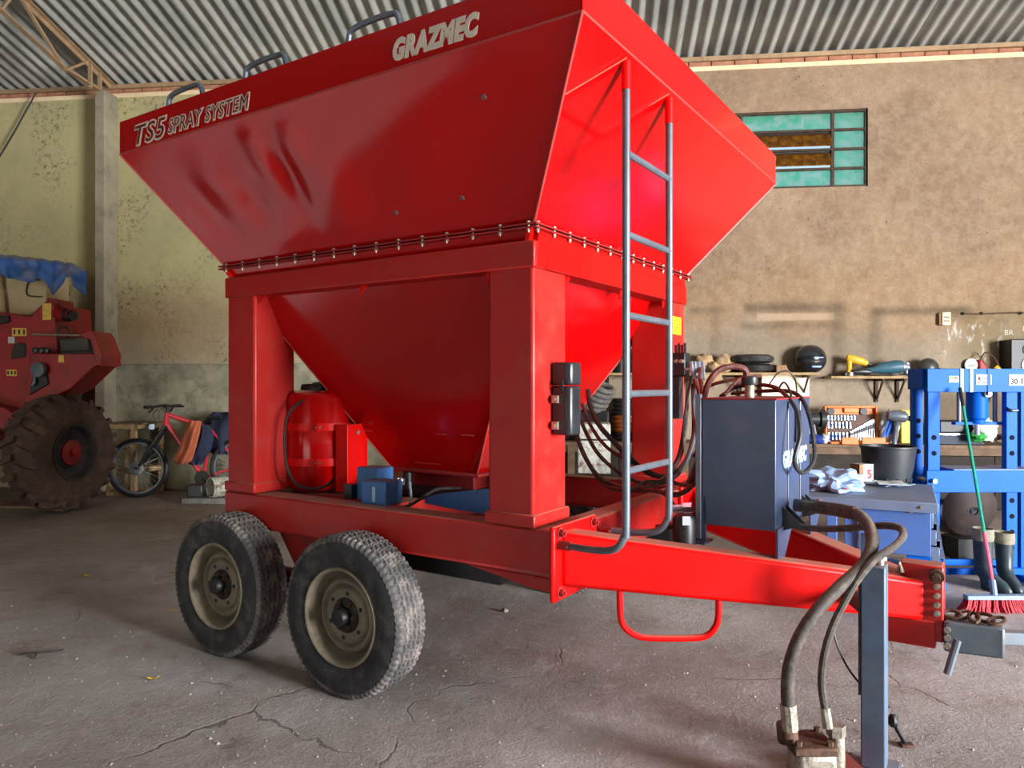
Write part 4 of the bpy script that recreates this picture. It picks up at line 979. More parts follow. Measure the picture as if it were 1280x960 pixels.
# ---------------------------------------------------------------- bicycle, clothes and bits by the left wall
BY = 10.0
bo = at(172, 622, z=0); bo = Vector((bo.x, min(bo.y, YW - .42), 0))
BD = (bo - EYE).dot(FW)
bd = at(292, 600, d=BD + .1) - at(172, 600, d=BD); bdir = Vector((bd.x, bd.y, 0)).normalized()
bang = math.atan2(bdir.y, bdir.x)
bk = thing('bicycle', 'red and black mountain bicycle leaning by the wall under hung clothes', 'bicycle', bo, bang)
Rw = .405; k_ = BD / FPX                                     # metres per pixel at the bicycle
bp = lambda px, py, y=0: Vector(((px - 172) * k_ * 1.0, y, (622 - py) * k_))
def bwheel(cx):
    w = part('wheel', bk, (cx, 0, Rw))
    MB().lathe([(Rw - .05, .022), (Rw - .02, .03), (Rw, .014), (Rw + .002, 0), (Rw, -.014), (Rw - .02, -.03), (Rw - .05, -.022), (Rw - .055, 0)], 48, RXN, True).build('tyre', BLACK, w)
    MB().lathe([(Rw - .075, .011), (Rw - .05, .013), (Rw - .05, -.013), (Rw - .075, -.011)], 48, RXN, True).build('wheel_rim', STEEL, w)
    m = MB()
    for i in range(28):
        a = 2 * PI * i / 28; s = .03 if i % 2 else -.03
        m.tube([(.02 * math.cos(a + .6), s, .02 * math.sin(a + .6)), ((Rw - .07) * math.cos(a), 0, (Rw - .07) * math.sin(a))], .0022, 4)
    o = m.build('spokes', CHROME, w); o['kind'] = 'stuff'
    MB().cyl((0, -.05, 0), (0, .05, 0), .022, 12).build('wheel_hub', BLACK, w)
    m = MB().lathe([(.055, -.004), (.098, -.004), (.098, .004), (.055, .004)], 30, RXN, True)
    for i in range(6):
        a = PI * i / 3; m.bar((.02 * math.cos(a), 0, .02 * math.sin(a)), (.06 * math.cos(a + .5), 0, .06 * math.sin(a + .5)), .005, .014, (0, 1, 0))
    d_ = m.build('brake_disc', CHROME, w); d_.location.y = -.045
    return w
bwheel(0); bwheel((297 - 172) * k_)
ht, hbm = bp(208, 516), bp(206, 532); bb = bp(252, 598); stt = bp(260, 536)
for (nm, a, b, r, mt) in (('head_tube', ht, hbm, .034, BIKERED), ('top_tube', bp(210, 519), stt, .03, BIKERED), ('down_tube', bp(208, 530), bb, .036, BIKERED), ('seat_tube', stt, bb, .026, BIKERED),
                          ('seat_stay', stt, bp(297, 583), .016, BIKERED), ('chain_stay', bb, bp(297, 583), .018, BIKERED), ('seat_post', stt, bp(264, 524), .02, BLACK)):
    MB().tube([a, b], r, 10).build(nm, mt, bk)
m = MB()
for s in (-1, 1): m.tube([hbm + Vector((0, .05 * s, -.02)), bp(190, 558, .06 * s), bp(176, 582, .055 * s)], [.026, .03, .02], 10)
m.tube([hbm + Vector((0, -.07, -.02)), hbm + Vector((0, .07, -.02))], .026, 8)
m.build('fork', BLACK, bk)
MB().tube([ht, bp(209, 508)], .024, 8).tube([bp(209, 508), bp(203, 507)], .022, 8).build('stem', BLACK, bk)
MB().tube(crom([bp(196, 509, -.36), bp(199, 508, -.15), bp(203, 507, 0), bp(208, 508, .15), bp(216, 509, .36)], 4), .016, 8).build('handlebar', BLACK, bk)
for s in (-1, 1):
    MB().tube([bp(203 + 6 * s, 508, .22 * s), bp(203 + 9 * s, 508, .37 * s)], .022, 8).build('grip', BLACK, bk)
    MB().tube([bp(203 + 5 * s, 510, .2 * s), bp(199 + 4 * s, 515, .26 * s)], .012, 6).build('brake_lever', BLACK, bk)
MB().tube(crom([bp(200, 511, -.1), bp(195, 518, -.12), bp(200, 530, -.08), bp(204, 536, -.06)], 4), .006, 6).build('brake_cable', BLACK, bk)
MB().lathe([(.1, -.006), (.105, 0), (.1, .006)], 20, Matrix.Translation(bb + Vector((0, -.06, 0))) @ RXN).build('chainring', BLACK, bk)
MB().bar(bb + Vector((0, -.08, 0)), bb + Vector((.1, -.08, -.14)), .025, .014).build('crank', BLACK, bk)
MB().prism([bp(256, 521, -.06), bp(276, 520, -.08), bp(277, 524, -.08), bp(257, 525, -.03)], (0, .13, 0)).build('saddle', BLACK, bk, bevel=.015)
MB().cbox(bp(192.5, 533, -.1), (.075, .02, .075)).build('headlamp', mk('pale_lamp_lens', (190, 210, 240), .3), bk, bevel=.008)
def cloth(name, mat, rows, dfun, lab, cat, seed, amp=.05, dep=None):
    """hanging cloth: rows = list of (px0, px1, py) from top to bottom"""
    dep = dep or BD
    m = MB(); nu = 18; nv = 22; vs = []
    for s in (0, 1):
        for i in range(nv + 1):
            f = i / nv * (len(rows) - 1); k = min(int(f), len(rows) - 2); t = f - k
            a = [rows[k][c] * (1 - t) + rows[k + 1][c] * t for c in range(3)]
            for j in range(nu + 1):
                u = j / nu; px = a[0] + (a[1] - a[0]) * u
                bulge = math.sin(PI * u)
                nz = mnoise.noise(Vector((px * .09, a[2] * .03, seed))) * amp + .6 * amp * math.sin(u * 9 + seed + i * .12)
                d = dep + dfun(i / nv) + (-.10 if s == 0 else .08) * bulge - nz * bulge
                vs.append(at(px, a[2], d=d))
    N = (nu + 1) * (nv + 1); fs = []
    for s in (0, N):
        for i in range(nv):
            for j in range(nu): q = s + i * (nu + 1) + j; fs.append((q, q + 1, q + nu + 2, q + nu + 1))
    for j in range(nu):
        for i in (0, nv): q = i * (nu + 1) + j; fs.append((q, q + 1, q + 1 + N, q + N))
    m.add(vs, fs); o = at((rows[0][0] + rows[0][1]) / 2, rows[0][2], d=dep)
    return tag(m.build(name, mat, None, smooth=70, origin=o), lab, cat)
cloth('work_shirt', ORANGECLOTH, [(236, 252, 526), (231, 250, 540), (224, 245, 560), (217, 240, 576), (221, 234, 580)], lambda v: -.24, 'rust orange cloth hanging over the bicycle frame', 'cloth', 1)
cloth('work_trousers', NAVY, [(246, 262, 531), (243, 268, 545), (236, 264, 562), (232, 254, 578), (238, 252, 581)], lambda v: -.02, 'dark navy trousers hanging just right of the orange cloth', 'trousers', 4)
cloth('work_jacket', NAVY, [(266, 300, 515), (255, 304, 526), (248, 304, 545), (258, 303, 560), (266, 290, 568)], lambda v: .18, 'navy jacket hung over the bicycle saddle beside the red post', 'jacket', 8, .07)
# wooden crate behind the bicycle
c0 = at(137, 618, z=0); CY = YW - .12
cw = part
cr = thing('wooden_crate', 'open pale wooden crate frame behind the bicycle wheel', 'crate', (at(170, 600, y=CY).x, CY - .25, 0))
cxa = at(140, 600, y=CY - .4).x - cr.location.x; cxb = at(204, 600, y=CY).x - cr.location.x; cxm = at(166, 600, y=CY - .5).x - cr.location.x
zt = at(166, 530, y=CY - .4).z
def slat(a, b, w=.07, h=.03, up=(0, 0, 1)): return MB().bar(a, b, w, h, up).build('slat', WOOD, cr, bevel=.004)
fy, by = -.22, .2
slat((cxa, fy, 0), (cxa, fy, zt), .05, .05); slat((cxm, fy, 0), (cxm, fy, zt), .07, .06); slat((cxb, by, 0), (cxb, by, zt), .06, .05); slat((cxa, by, 0), (cxa, by, zt), .05, .05)
for z in (.03, zt * .35, zt * .72, zt - .03):
    slat((cxa, fy - .03, z), (cxm, fy - .03, z), .03, .07)
    slat((cxm, fy, z), (cxb, by, z), .03, .07)
    slat((cxa, by, z), (cxb, by, z), .03, .07)
MB().box((cxa - .03, fy - .05, zt), (cxb, by + .04, zt + .02)).build('crate_lid', OLDWOOD, cr)
# ribbed pail on its side on a plank
pk = at(262, 612, z=0); pk = Vector((at(262, 612, d=9.75).x, at(262, 612, d=9.75).y, 0))
tag(MB().box((-.3, -.16, 0), (.5, .2, .07)).build('floor_plank', GREYSTONE, None, pk, .05, bevel=.01), 'grey slab on the floor under the tipped white pail', 'slab')
pa = at(263, 596, d=9.62); pb_ = at(292, 592, d=9.8)
Lp = .38; ax = Vector((.61, .79, 0)) * .38
q = ax.to_track_quat('Z', 'Y').to_matrix().to_4x4()
pa.z = .07 + .138; pb_.z = pa.z
ax = Vector((.61, .79, 0)) * .38; pb_ = pa + ax
pail = thing('pail', 'dirty white ribbed pail lying on its side below the clothes', 'pail', pa)
prof = [(.115, .0), (.13, -.005), (.135, .01), (.13, .02)]
for i in range(5): prof += [(.125, .03 + i * .07), (.135, .045 + i * .07), (.135, .06 + i * .07), (.125, .075 + i * .07)]
prof += [(.12, .38), (.11, .385), (.105, .37), (.112, .02)]
MB().lathe(prof, 28, q, True).build('pail_wall', RUSTYWHITE, pail); MB().cyl(q @ Vector((0, 0, .36)), q @ Vector((0, 0, .37)), .11, 24).build('pail_bottom', CARDBOARD, pail)
sq = at(246, 604, d=9.75); tag(MB().box((-.1, -.1, 0), (.1, .1, .17)).build('toolbox', DARK, None, (sq.x, sq.y, 0.07), .2, bevel=.02), 'low dark box on the slab left of the white pail', 'box')

# ---------------------------------------------------------------- right: workbench, shelves and everything on them
YB = YW - .62                                                   # front edge of the bench
ben = at(700, 560, y=YB); bn1 = at(1330, 560, y=YB)
HB = .80
bench = thing('workbench', 'long old wooden workbench along the back wall', 'workbench', ((ben.x + bn1.x) / 2, YW - .33, 0))
hw = (bn1.x - ben.x) / 2
for i in range(3): MB().box((-hw, -.3 + .2 * i, HB - .045), (hw, -.105 + .2 * i, HB)).build('plank', OLDWOOD, bench, bevel=.006)
MB().box((-hw, -.28, HB - .13), (hw, -.25, HB - .045)).build('apron', OLDWOOD, bench)
for i in range(5):
    for y in (-.27, .24): MB().box((-hw + .1 + i * (2 * hw - .3) / 4, y - .03, 0), (-hw + .19 + i * (2 * hw - .3) / 4, y + .03, HB - .045)).build('leg', OLDWOOD, bench)
MB().box((-hw, -.2, .3), (hw, .28, .33)).build('lower_shelf', OLDWOOD, bench)
for i in range(8): MB().box((-hw + i * hw / 4 + .004, -.245, .02), (-hw + (i + 1) * hw / 4 - .004, -.225 + .006 * (i % 2), HB - .14)).build('gloom_board', GLOOM, bench, bevel=.004)  # dark boards added to paint the shade under the bench
def wallshelf(px0, px1, py, dep, lab, brs):
    a = at(px0, py, y=YW - dep); b = at(px1, py, y=YW - dep)
    s = thing('wall_shelf', lab, 'shelf', ((a.x + b.x) / 2, YW, a.z)); h = (b.x - a.x) / 2
    MB().box((-h, -dep, -.035), (h, -.004, 0)).build('board', WOOD, s, bevel=.004)
    for bpx in brs:
        x = at(bpx, py, y=YW - dep).x - s.location.x
        MB().box((x - .018, -.03, -.34), (x + .018, -.002, -.035)).bar((x, -dep + .03, -.05), (x, -.03, -.05), .03, .03).bar((x, -dep + .06, -.06), (x, -.03, -.3), .02, .02).build('bracket', IRON, s, smooth=0)
    return s, a.z
s1, Z1 = wallshelf(690, 1025, 466, .34, 'wooden wall shelf carrying the black helmet and rags', (760, 930, 1012))
s2, Z2 = wallshelf(1039, 1340, 470, .3, 'wooden wall shelf carrying the yellow drill and grinder', (1106, 1133, 1250))
YS = YW - .17
def on(px, zbase, y=YS): q = at(px, 466, y=y); return Vector((q.x, q.y, zbase))
PXM = 9.75 / FPX
# rags
for i, (px, dz, sx, sz, lab) in enumerate(((880, .0, .13, .13, 'beige rag bundle at the left end of the helmet shelf'), (906, .0, .12, .12, 'beige rag bundle right beside the stacked small tyres'), (893, -.0, .1, .07, 'low brown rag between the two beige bundles'))):
    q = on(px, Z1 + dz, YS - (.1 if i == 2 else 0)); m = MB().ball((0, 0, sz * .9), (sx, .1, sz), 18, 12, .55, 3 + i)
    m.v = [Vector((v.x, v.y, max(v.z, 0))) for v in m.v]
    tag(m.build('rag_bundle', BEIGECLOTH, None, q, smooth=70), lab, 'rag')
q = at(892, 468, y=YW - .36); m = MB().prism([(-.1, 0, 0), (.02, 0, .02), (.1, 0, .0), (.12, 0, -.08), (.05, 0, -.1), (.02, 0, -.17), (-.04, 0, -.1), (-.13, 0, -.16)], (0, .02, 0))
tag(m.build('hanging_rag', BEIGECLOTH, None, q + Vector((0, -.0, .0))), 'torn beige rag hanging over the front edge of the shelf', 'rag')
# two small tyres stacked
tl = [(.12, -.05), (.2, -.055), (.25, -.03), (.26, 0), (.25, .03), (.2, .055), (.12, .05), (.14, 0)]
for i, (z, k, lab, mt) in enumerate(((.06, .98, 'small black tyre, lower of the pair stacked on the shelf', HOSE_BLACK), (.18, 1.08, 'small grey tyre on top of the pair stacked on the shelf', SIDEWALL))):
    q = on(942 if i == 0 else 940, Z1 + z, YS)
    o = MB().lathe([(r * k, h) for r, h in tl], 36, None, True).build('tyre_ring', mt, None, q); tag(o, lab, 'tyre')
    MB().lathe([(.145 * k, -.02), (.1, .0), (.03, .005)], 20).build('hub_disc', BLACK, o)
q = on(975, Z1); tag(MB().box((-.09, -.07, 0), (.05, .07, .1)).prism([(.05, -.05, 0), (.11, -.05, .0), (.05, -.05, .13)], (0, .1, 0)).build('cardboard_box', CARDBOARD, None, q, .3, bevel=.01), 'crumpled brown cardboard box left of the black helmet', 'box')
q = on(1013, Z1); he = thing('helmet', 'black motorcycle helmet with visor at the end of the shelf', 'helmet', q)
m = MB().ball((0, 0, .175), (.2, .17, .19), 28, 20); m.v = [Vector((v.x, v.y, max(v.z, 0.0) if v.z > .02 else 0)) for v in m.v]
m.build('shell', mk('gloss_black_shell', (30, 33, 36), .22, coat=.5), he, smooth=60)
def strip(z0, z1, a0, a1, rr, mt, nm):
    m = MB(); N = 16; vs = []
    for i in range(N + 1):
        a = a0 + (a1 - a0) * i / N
        for z in (z0, z1):
            r = math.sqrt(max(0, 1 - ((z - .175) / .19) ** 2)) * rr
            vs += [(.2 * r * math.cos(a), .17 * r * math.sin(a), z)]
    fs = [(2 * i, 2 * i + 2, 2 * i + 3, 2 * i + 1) for i in range(N)]
    m.add(vs, fs); o = m.build(nm, mt, he, smooth=60); s = o.modifiers.new('s', 'SOLIDIFY'); s.thickness = .008
strip(.09, .17, -2.2, -.5, 1.02, DARK, 'visor'); strip(.06, .085, -1.7, -.9, 1.02, PAPER, 'helmet_stripe'); strip(.185, .2, -1.6, -.9, 1.015, PAPER, 'helmet_stripe')
# yellow drill, orbital sander, teal grinder
YDR = mk('yellow_tool_plastic', (222, 172, 40), .45, var=.15, vs=20)
q = on(1070, Z2); dr = thing('cordless_drill', 'yellow cordless drill lying on top of the tool shelf', 'drill', q)
MB().tube([(-.12, -.02, .24), (-.05, -.02, .22), (.06, -.02, .19), (.13, -.02, .16)], [.04, .055, .05, .035], 12).build('drill_body', YDR, dr); MB().tube([(.13, -.02, .16), (.18, -.02, .145)], [.03, .018], 10).build('chuck', BLACK, dr)
MB().tube([(-.09, -.02, .21), (-.1, -.04, .06), (-.1, -.04, .02)], [.035, .03, .05], 10).build('handle', YDR, dr); MB().box((-.17, -.09, 0), (-.03, .03, .05)).build('battery', BLACK, dr, bevel=.008)
q = on(1078, Z2, YS - .08); sa = thing('sander', 'grey electric sander lying flat below the yellow drill', 'sander', q)
MB().tube([(-.12, 0, .05), (0, 0, .06), (.1, 0, .05)], [.035, .05, .03], 12).build('sander_body', DARK, sa); MB().cyl((-.15, 0, .0), (-.15, 0, .05), .04, 14).build('sanding_head', CASTALU, sa)
q = on(1110, Z2, YS - .03); gr = thing('angle_grinder', 'teal angle grinder lying on the tool shelf beside the drill', 'grinder', q)
MB().tube([(-.27, -.02, .07), (-.18, -.02, .08), (-.1, -.02, .1), (.1, -.02, .12), (.16, -.02, .12)], [.03, .04, .07, .085, .08], 16).build('motor_body', TEAL, gr)
MB().tube([(.16, -.02, .12), (.24, -.02, .11)], [.07, .05], 14).cyl((.22, -.02, .03), (.22, -.02, .17), .04, 14).build('gear_head', CHROME, gr)
MB().cyl((.22, -.02, .015), (.22, -.02, .03), .09, 20).build('disc_guard', BLACK, gr)
MB().tube(crom([(-.27, -.02, .07), (-.33, -.05, .02), (-.25, -.1, .01), (-.1, -.12, .01), (.02, -.1, .012)], 5), .008, 6).build('power_cord', BLACK, gr)
q = on(1160, Z2); cap = thing('welding_cap', 'dark rounded cap on the shelf left of the press gauge', 'cap', q)
m = MB().ball((0, 0, .1), (.13, .11, .13), 20, 14); m.v = [Vector((v.x, v.y, max(v.z, 0))) for v in m.v]; m.build('cap_shell', mk('dark_olive_plastic', (58, 58, 52), .4), cap)
MB().tube(crom([(.1, 0, .1), (.16, -.03, .08), (.2, -.02, .02), (.24, 0, .012)], 5), .008, 6).build('cap_strap', BLACK, cap)
q = on(1238, Z2); vt = thing('spray_gun', 'dark red tool with a curled lead on the shelf behind the press', 'spray gun', q)
MB().prism([(-.13, 0, 0), (-.14, 0, .2), (-.1, 0, .22), (.0, 0, .08), (.12, 0, .05), (.14, 0, 0)], (0, .1, 0)).build('tool_body', RED_DULL, vt, bevel=.02)
MB().tube(crom([(-.1, .05, .2), (-.05, .03, .3), (.03, .02, .26), (.09, .0, .16), (.13, -.02, .03)], 5), .009, 6).build('tool_lead', RUST, vt); MB().tube([(.06, 0, .12), (.14, -.02, .03)], .03, 8).build('tool_nozzle', YDR, vt)
q = on(1275, Z2); sk = thing('loudspeaker', 'black loudspeaker box with round pale cone rings at right edge', 'loudspeaker', q)
MB().box((-.17, -.12, 0), (.28, .16, .46)).build('speaker_cabinet', BLACK, sk, bevel=.01)
for (cx_, cz_, r) in ((.05, .33, .08), (.06, .13, .11)):
    M_ = Matrix.Translation((cx_, -.12, cz_)) @ RXN
    MB().lathe([(r, 0), (r, .015), (r * .8, .02), (r * .78, .006)], 28, M_, True).build('cone_ring', CHROME, sk); MB().lathe([(r * .78, .004), (r * .3, -.0), (r * .25, .015), (.005, .02)], 24, M_).build('cone_dome', BRICK if r < .1 else DARK, sk)
# small fixture and conduit on the wall
q = at(1178, 407, y=YW); fx = thing('wall_socket', 'small pale socket box fixed to the wall beside the soot marks', 'socket', (q.x, YW - .002, q.z))
MB().box((-.035, -.07, 0), (.075, 0, .17)).build('socket_box', mk('aged_cream_plastic', (206, 190, 152), .5), fx, bevel=.01); MB().box((-.06, -.05, .01), (-.036, 0, .16)).build('socket_side', CARDBOARD, fx)
for z in (.05, .1): MB().box((-.015, -.075, z), (.055, -.07, z + .012)).build('socket_slot', IRON, fx)
a = at(1204, 392, y=YW - .02); b = at(1320, 391, y=YW - .02)
cdq = thing('wall_cable', 'thin dark cable running along the wall right of the socket', 'cable', a)
MB().tube(crom([Vector((0, 0, 0)), (b - a) * .2 + Vector((0, 0, -.006)), (b - a) * .5 + Vector((0, 0, .006)), b - a], 4), .009, 6).build('cable_run', RUST, cdq)
for k in (0, .2, .62): MB().ball((b - a) * k, .02, 8, 6).build('cable_clip', BLACK, cdq)
text('BR', .1, at(1255, 419, y=YW - .002), (1, 0, 0), (0, 0, 1), wallb, 'chalk_writing', OFFWHITE, bold=-.002)
text('I', .1, at(1278, 414, y=YW - .002), (1, 0, 0), (0, 0, 1), wallb, 'chalk_writing', OFFWHITE, bold=-.002)
# cream board below the helmet shelf
a = at(952, 500, y=YW - .06); b = at(1011, 469, y=YW - .06)
tag(MB().box((0, -.02, 0), (b.x - a.x, .02, b.z - HB)).build('cream_board', mk('bright_cream_board', (238, 228, 196), .6, var=.05), None, (a.x, YW - .06, HB)), 'bright cream board standing on the bench under the helmet shelf', 'board')

# things on the bench
YT = YB + .22
def onb(px, y=YT): q = at(px, 560, y=y); return Vector((q.x, q.y, HB))
q = onb(1017); q.x -= .06; bg_ = thing('bench_grinder', 'dark grey bench grinder standing left of the orange socket case', 'bench grinder', q)
MB().cyl((-.12, 0, .3), (.12, 0, .3), .1, 20).build('motor', DARK, bg_); MB().prism([(-.1, -.1, 0), (.1, -.1, 0), (.06, -.08, .24), (-.06, -.08, .24)], (0, .18, 0)).build('pedestal', STEEL, bg_, bevel=.01)
for s in (-1, 1): MB().cyl((.13 * s, 0, .3), (.19 * s, 0, .3), .13, 22).build('wheel_guard', DARK, bg_)
q = onb(1022, YT - .14); tag(MB().ball((0, 0, .05), (.16, .08, .06), 14, 8, .5, 9).build('blue_cloth', mk('deep_blue_cloth', (30, 52, 130), .8, bump=.3), None, q), 'crumpled deep blue cloth in front of the bench grinder', 'cloth')
q = onb(1031, YT - .16) + Vector((0, 0, .0)); tag(MB().ball((.0, -.0, .06), (.06, .05, .06), 12, 8, .6, 2).build('white_rag', WHITE, None, q), 'small white rag beside the orange socket case', 'rag')
# orange socket set, lid stood open against the wall
a = at(1030, 553, y=YT + .1); b = at(1096, 508, y=YT + .1); cwid = b.x - a.x; chh = b.z - a.z
ca = thing('socket_set_case', 'open orange socket set case full of chrome sockets and spanners', 'tool case', (a.x, YT + .02, HB))
zb0 = a.z - HB
MB().box((-.02, -.26, 0), (cwid + .02, .06, .03)).build('case_base', ORANGE, ca, bevel=.01)
for (x0, x1) in ((.1, .3), (.34, .62)): MB().box((x0, -.3, .0), (x1, -.262, .09)).build('case_latch', ORANGE, ca, bevel=.008)
cw2 = part('case_tray', ca, (0, .06, zb0), (math.radians(-6), 0, 0))
m = MB().box((0, .0, 0), (cwid, .03, chh)).box((0, -.05, 0), (.025, .0, chh)).box((cwid - .025, -.05, 0), (cwid, 0, chh)).box((.025, -.05, 0), (cwid - .025, 0, .025)).box((.025, -.05, chh - .025), (cwid - .025, 0, chh))
m.build('tray_shell', ORANGE, cw2, bevel=.008)
MB().box((.26 * cwid / .69, -.03, chh * .82), (.46 * cwid / .69, 0, chh * .97)).build('tray_handle', ORANGE, cw2, bevel=.01)
for x in (.13, .75): MB().cyl((cwid * x, -.035, chh * .86), (cwid * x, 0, chh * .86), .045, 14).build('ratchet_head', BLACK, cw2)
MB().box((cwid * .05, -.012, chh * .03), (cwid * .97, -.002, chh * .78)).build('tray_inlay', mk('dark_tray_inlay', (86, 52, 36), .6), cw2)
sm1 = MB().cyl((0, 0, 0), (0, 0, .075), .016, 10).build('socket', CHROME, cw2); sm1.location = (cwid * .08, -.03, chh * .63)
sb = MB().cyl((0, 0, 0), (0, 0, .03), .0165, 10); sbm = None
k = 0
for row, z in enumerate((.62, .40, .08)):
    for i in range(9 if row == 0 else 7):
        if row == 2 and i > 5: continue
        o = sm1 if k == 0 else link('socket', sm1.data, cw2); k += 1
        o.location = (cwid * (.07 + i * .062 + (.006 * i if row else 0)), -.03, chh * z); s = (.7, 1.05, 1.25)[row]; o.scale = (1.1, 1.1, s)
        if i % 3 == 1 or row == 2 and i in (0, 2):
            q_ = link('socket_band', sbm, o) if sbm else None
            if q_ is None: x_ = sb.build('socket_band', mk('blue_band', (60, 110, 190), .4), o); sbm = x_.data; x_.location.z = .02
            else: q_.location.z = .02
wr_ = MB().bar((0, 0, 0), (0, 0, .2), .014, .006).cyl((0, -.004, .2), (0, .004, .2), .017, 8).build('spanner', CHROME, cw2); gp = None
for i in range(11):
    o = wr_ if i == 0 else link('spanner', wr_.data, cw2); o.location = (cwid * (.5 + .043 * i), -.03, chh * .06); o.scale.z = .55 + .075 * i
    if gp is None: g_ = MB().box((-.01, -.012, 0), (.01, .004, .05)).build('spanner_clip', BLACK, o); gp = g_.data
    else: g_ = link('spanner_clip', gp, o)
    g_.location.z = .12
# bags, cutters and yellow box right of the case
q = onb(1112); bgz = thing('striped_bag', 'blue and white striped bag standing behind the black tub', 'bag', q)
m = MB().ball((0, 0, .2), (.12, .07, .21), 16, 12, .3, 5); m.v = [Vector((v.x, v.y, max(0, v.z))) for v in m.v]; m.build('bag_body', WHITE, bgz)
for i in range(4): MB().bar((-.12 + .05 * i, -.085, .06 + .03 * i), (-.04 + .05 * i, -.085, .3 + .02 * i), .022, .012, (0, 1, 0)).build('bag_stripe', BLUE, bgz)
q = onb(1120, YT - .12); dp = thing('impact_wrench', 'grey impact wrench standing upright in the black tub', 'wrench', q)
MB().tube([(-.02, 0, .0), (.0, 0, .22), (.02, 0, .28)], [.03, .028, .05], 10).tube([(-.1, 0, .36), (-.02, 0, .35), (.1, 0, .34), (.13, 0, .34)], [.05, .075, .075, .05], 14).build('wrench_body', STEEL, dp)
q = onb(1134, YT + .1); yb = thing('yellow_box', 'yellow box with a dark label behind the press column', 'box', q)
MB().box((-.09, -.05, .0), (.13, .05, .42)).build('box_body', YELLOW, yb, bevel=.005); MB().box((-.01, -.054, .28), (.07, -.05, .35)).build('box_label', INK, yb)
# long dark tool boxes and scrap on the bench behind the press
q = onb(1215, YT - .05); lb = thing('tool_chest', 'low blue-black tool chest on the bench behind the press', 'tool chest', q)
MB().box((-.45, -.1, .0), (.1, .12, .12)).build('chest_base', mk('dark_blue_steel', (26, 40, 62), .6), lb, bevel=.008); MB().box((-.43, -.1, .14), (.05, .1, .3)).build('chest_lid', BLACK, lb, bevel=.02); MB().box((-.45, -.12, .12), (.12, -.1, .14)).build('chest_rail', CHROME, lb)
sc_ = MB(); rnd = random.Random(3); q = onb(1240, YT - .1)
for i in range(60):
    c = Vector((rnd.uniform(-.22, .3), rnd.uniform(-.08, .08), rnd.uniform(.05, .13))); d = Vector((rnd.uniform(-1, 1), rnd.uniform(-1, 1), rnd.uniform(-.2, .2))).normalized() * rnd.uniform(.02, .07)
    sc_.tube([c - d, c + d], rnd.uniform(.006, .015), 6)
o = sc_.build('metal_scrap', RUST, None, q); o['kind'] = 'stuff'; tag(o, 'heap of small rusty scrap iron on the bench behind the press', 'scrap')
q = onb(1282, YT) ; 
a = at(1228, 548, y=YB - .06); cbag = thing('white_green_bag', 'crumpled white and green bag hanging behind the press jack', 'bag', a)
MB().ball((.02, 0, .1), (.14, .08, .13), 18, 12, .7, 12).build('bag_body', mk('thin_white_plastic', (214, 222, 216), .35, bump=.6, bs=22), cbag); MB().ball((-.05, -.02, .03), (.1, .07, .07), 14, 10, .5, 4).build('bag_print', GREEN, cbag)

# behind the ladder: coils, crate, carton
q = at(747, 508, y=YB + .1); co = thing('hose_coil', 'grey coiled corrugated hose stacked on a dark box behind the ladder', 'hose coil', Vector((q.x - .02, YB + .22, HB)))
GH = mk('grey_hose', (112, 108, 104), .6, var=.4, vs=40)
for i in range(5):
    M_ = Matrix.Translation((.03 * i - .04, -.02 * i, .46 + .062 * i)) @ Matrix.Rotation(.35, 4, 'Y') @ Matrix.Rotation(.3, 4, 'X')
    MB().lathe([(.15 + .036 * math.cos(t), .036 * math.sin(t)) for t in [2 * PI * k / 10 for k in range(10)]], 30, M_, True).build('hose_turn', GH, co)
MB().box((-.2, -.14, 0), (.17, .14, .4)).build('coil_stand', BLACK, co, bevel=.02)
q = at(784, 540, y=YB + .05); ro = thing('wire_roll', 'large dark wire roll with copper strands behind the ladder', 'wire roll', Vector((q.x, YB + .26, HB)))
for i in range(10):
    zz = .04 + .055 * i; rr = .2 - .006 * abs(i - 4)
    MB().lathe([(rr, zz - .026), (rr + .02, zz), (rr, zz + .026), (rr - .05, zz + .026), (rr - .05, zz - .026)], 30, None, True).build('wire_turn', COPPER if i in (2, 3, 4, 5) else HOSE_BLACK, ro)
q = at(700, 560, y=YB + .2); tb2 = thing('black_bag', 'black tool bag on the bench behind the near red post', 'bag', Vector((q.x, YB + .25, HB)))
m = MB().ball((0, 0, .25), (.24, .14, .28), 18, 12, .3, 31); m.v = [Vector((v.x, v.y, max(v.z, 0))) for v in m.v]; m.build('bag_body', BLACK, tb2, smooth=60); MB().tube(crom([(-.1, 0, .48), (-.06, 0, .6), (.06, 0, .6), (.1, 0, .48)], 4), .014, 6).build('bag_handle', BLACK, tb2)
q = at(801, 558, y=YB - .0); ct_ = thing('red_white_carton', 'small red and white carton with open flap on the bench', 'carton', Vector((q.x + .05, YB + .02, HB)))
MB().box((-.07, -.08, 0), (.1, .08, .19)).build('carton_body', WHITE, ct_); MB().box((-.072, -.083, .19), (.102, .083, .27)).build('carton_top', mk('bright_red_print', (206, 34, 34), .5), ct_, smooth=0)
MB().prism([(-.07, -.08, .27), (-.02, -.08, .4), (.08, -.08, .42), (.1, -.08, .27)], (0, .008, 0)).build('carton_flap', CARDBOARD, ct_, smooth=0)
for i in range(3): MB().box((-.05, -.085, .04 + .045 * i), (.05, -.08, .055 + .045 * i)).build('carton_print', mk('carton_blue_grey', (120, 130, 160), .5) if i == 0 else bpy.data.materials['carton_blue_grey'], ct_, smooth=0)
dcr = 7.6; a = at(722, 592, d=dcr); b = at(763, 530, d=dcr)
rw = thing('metal_box', 'white enamel metal box with rust stains behind the drooping hoses', 'metal box', (a.x, a.y, 0))
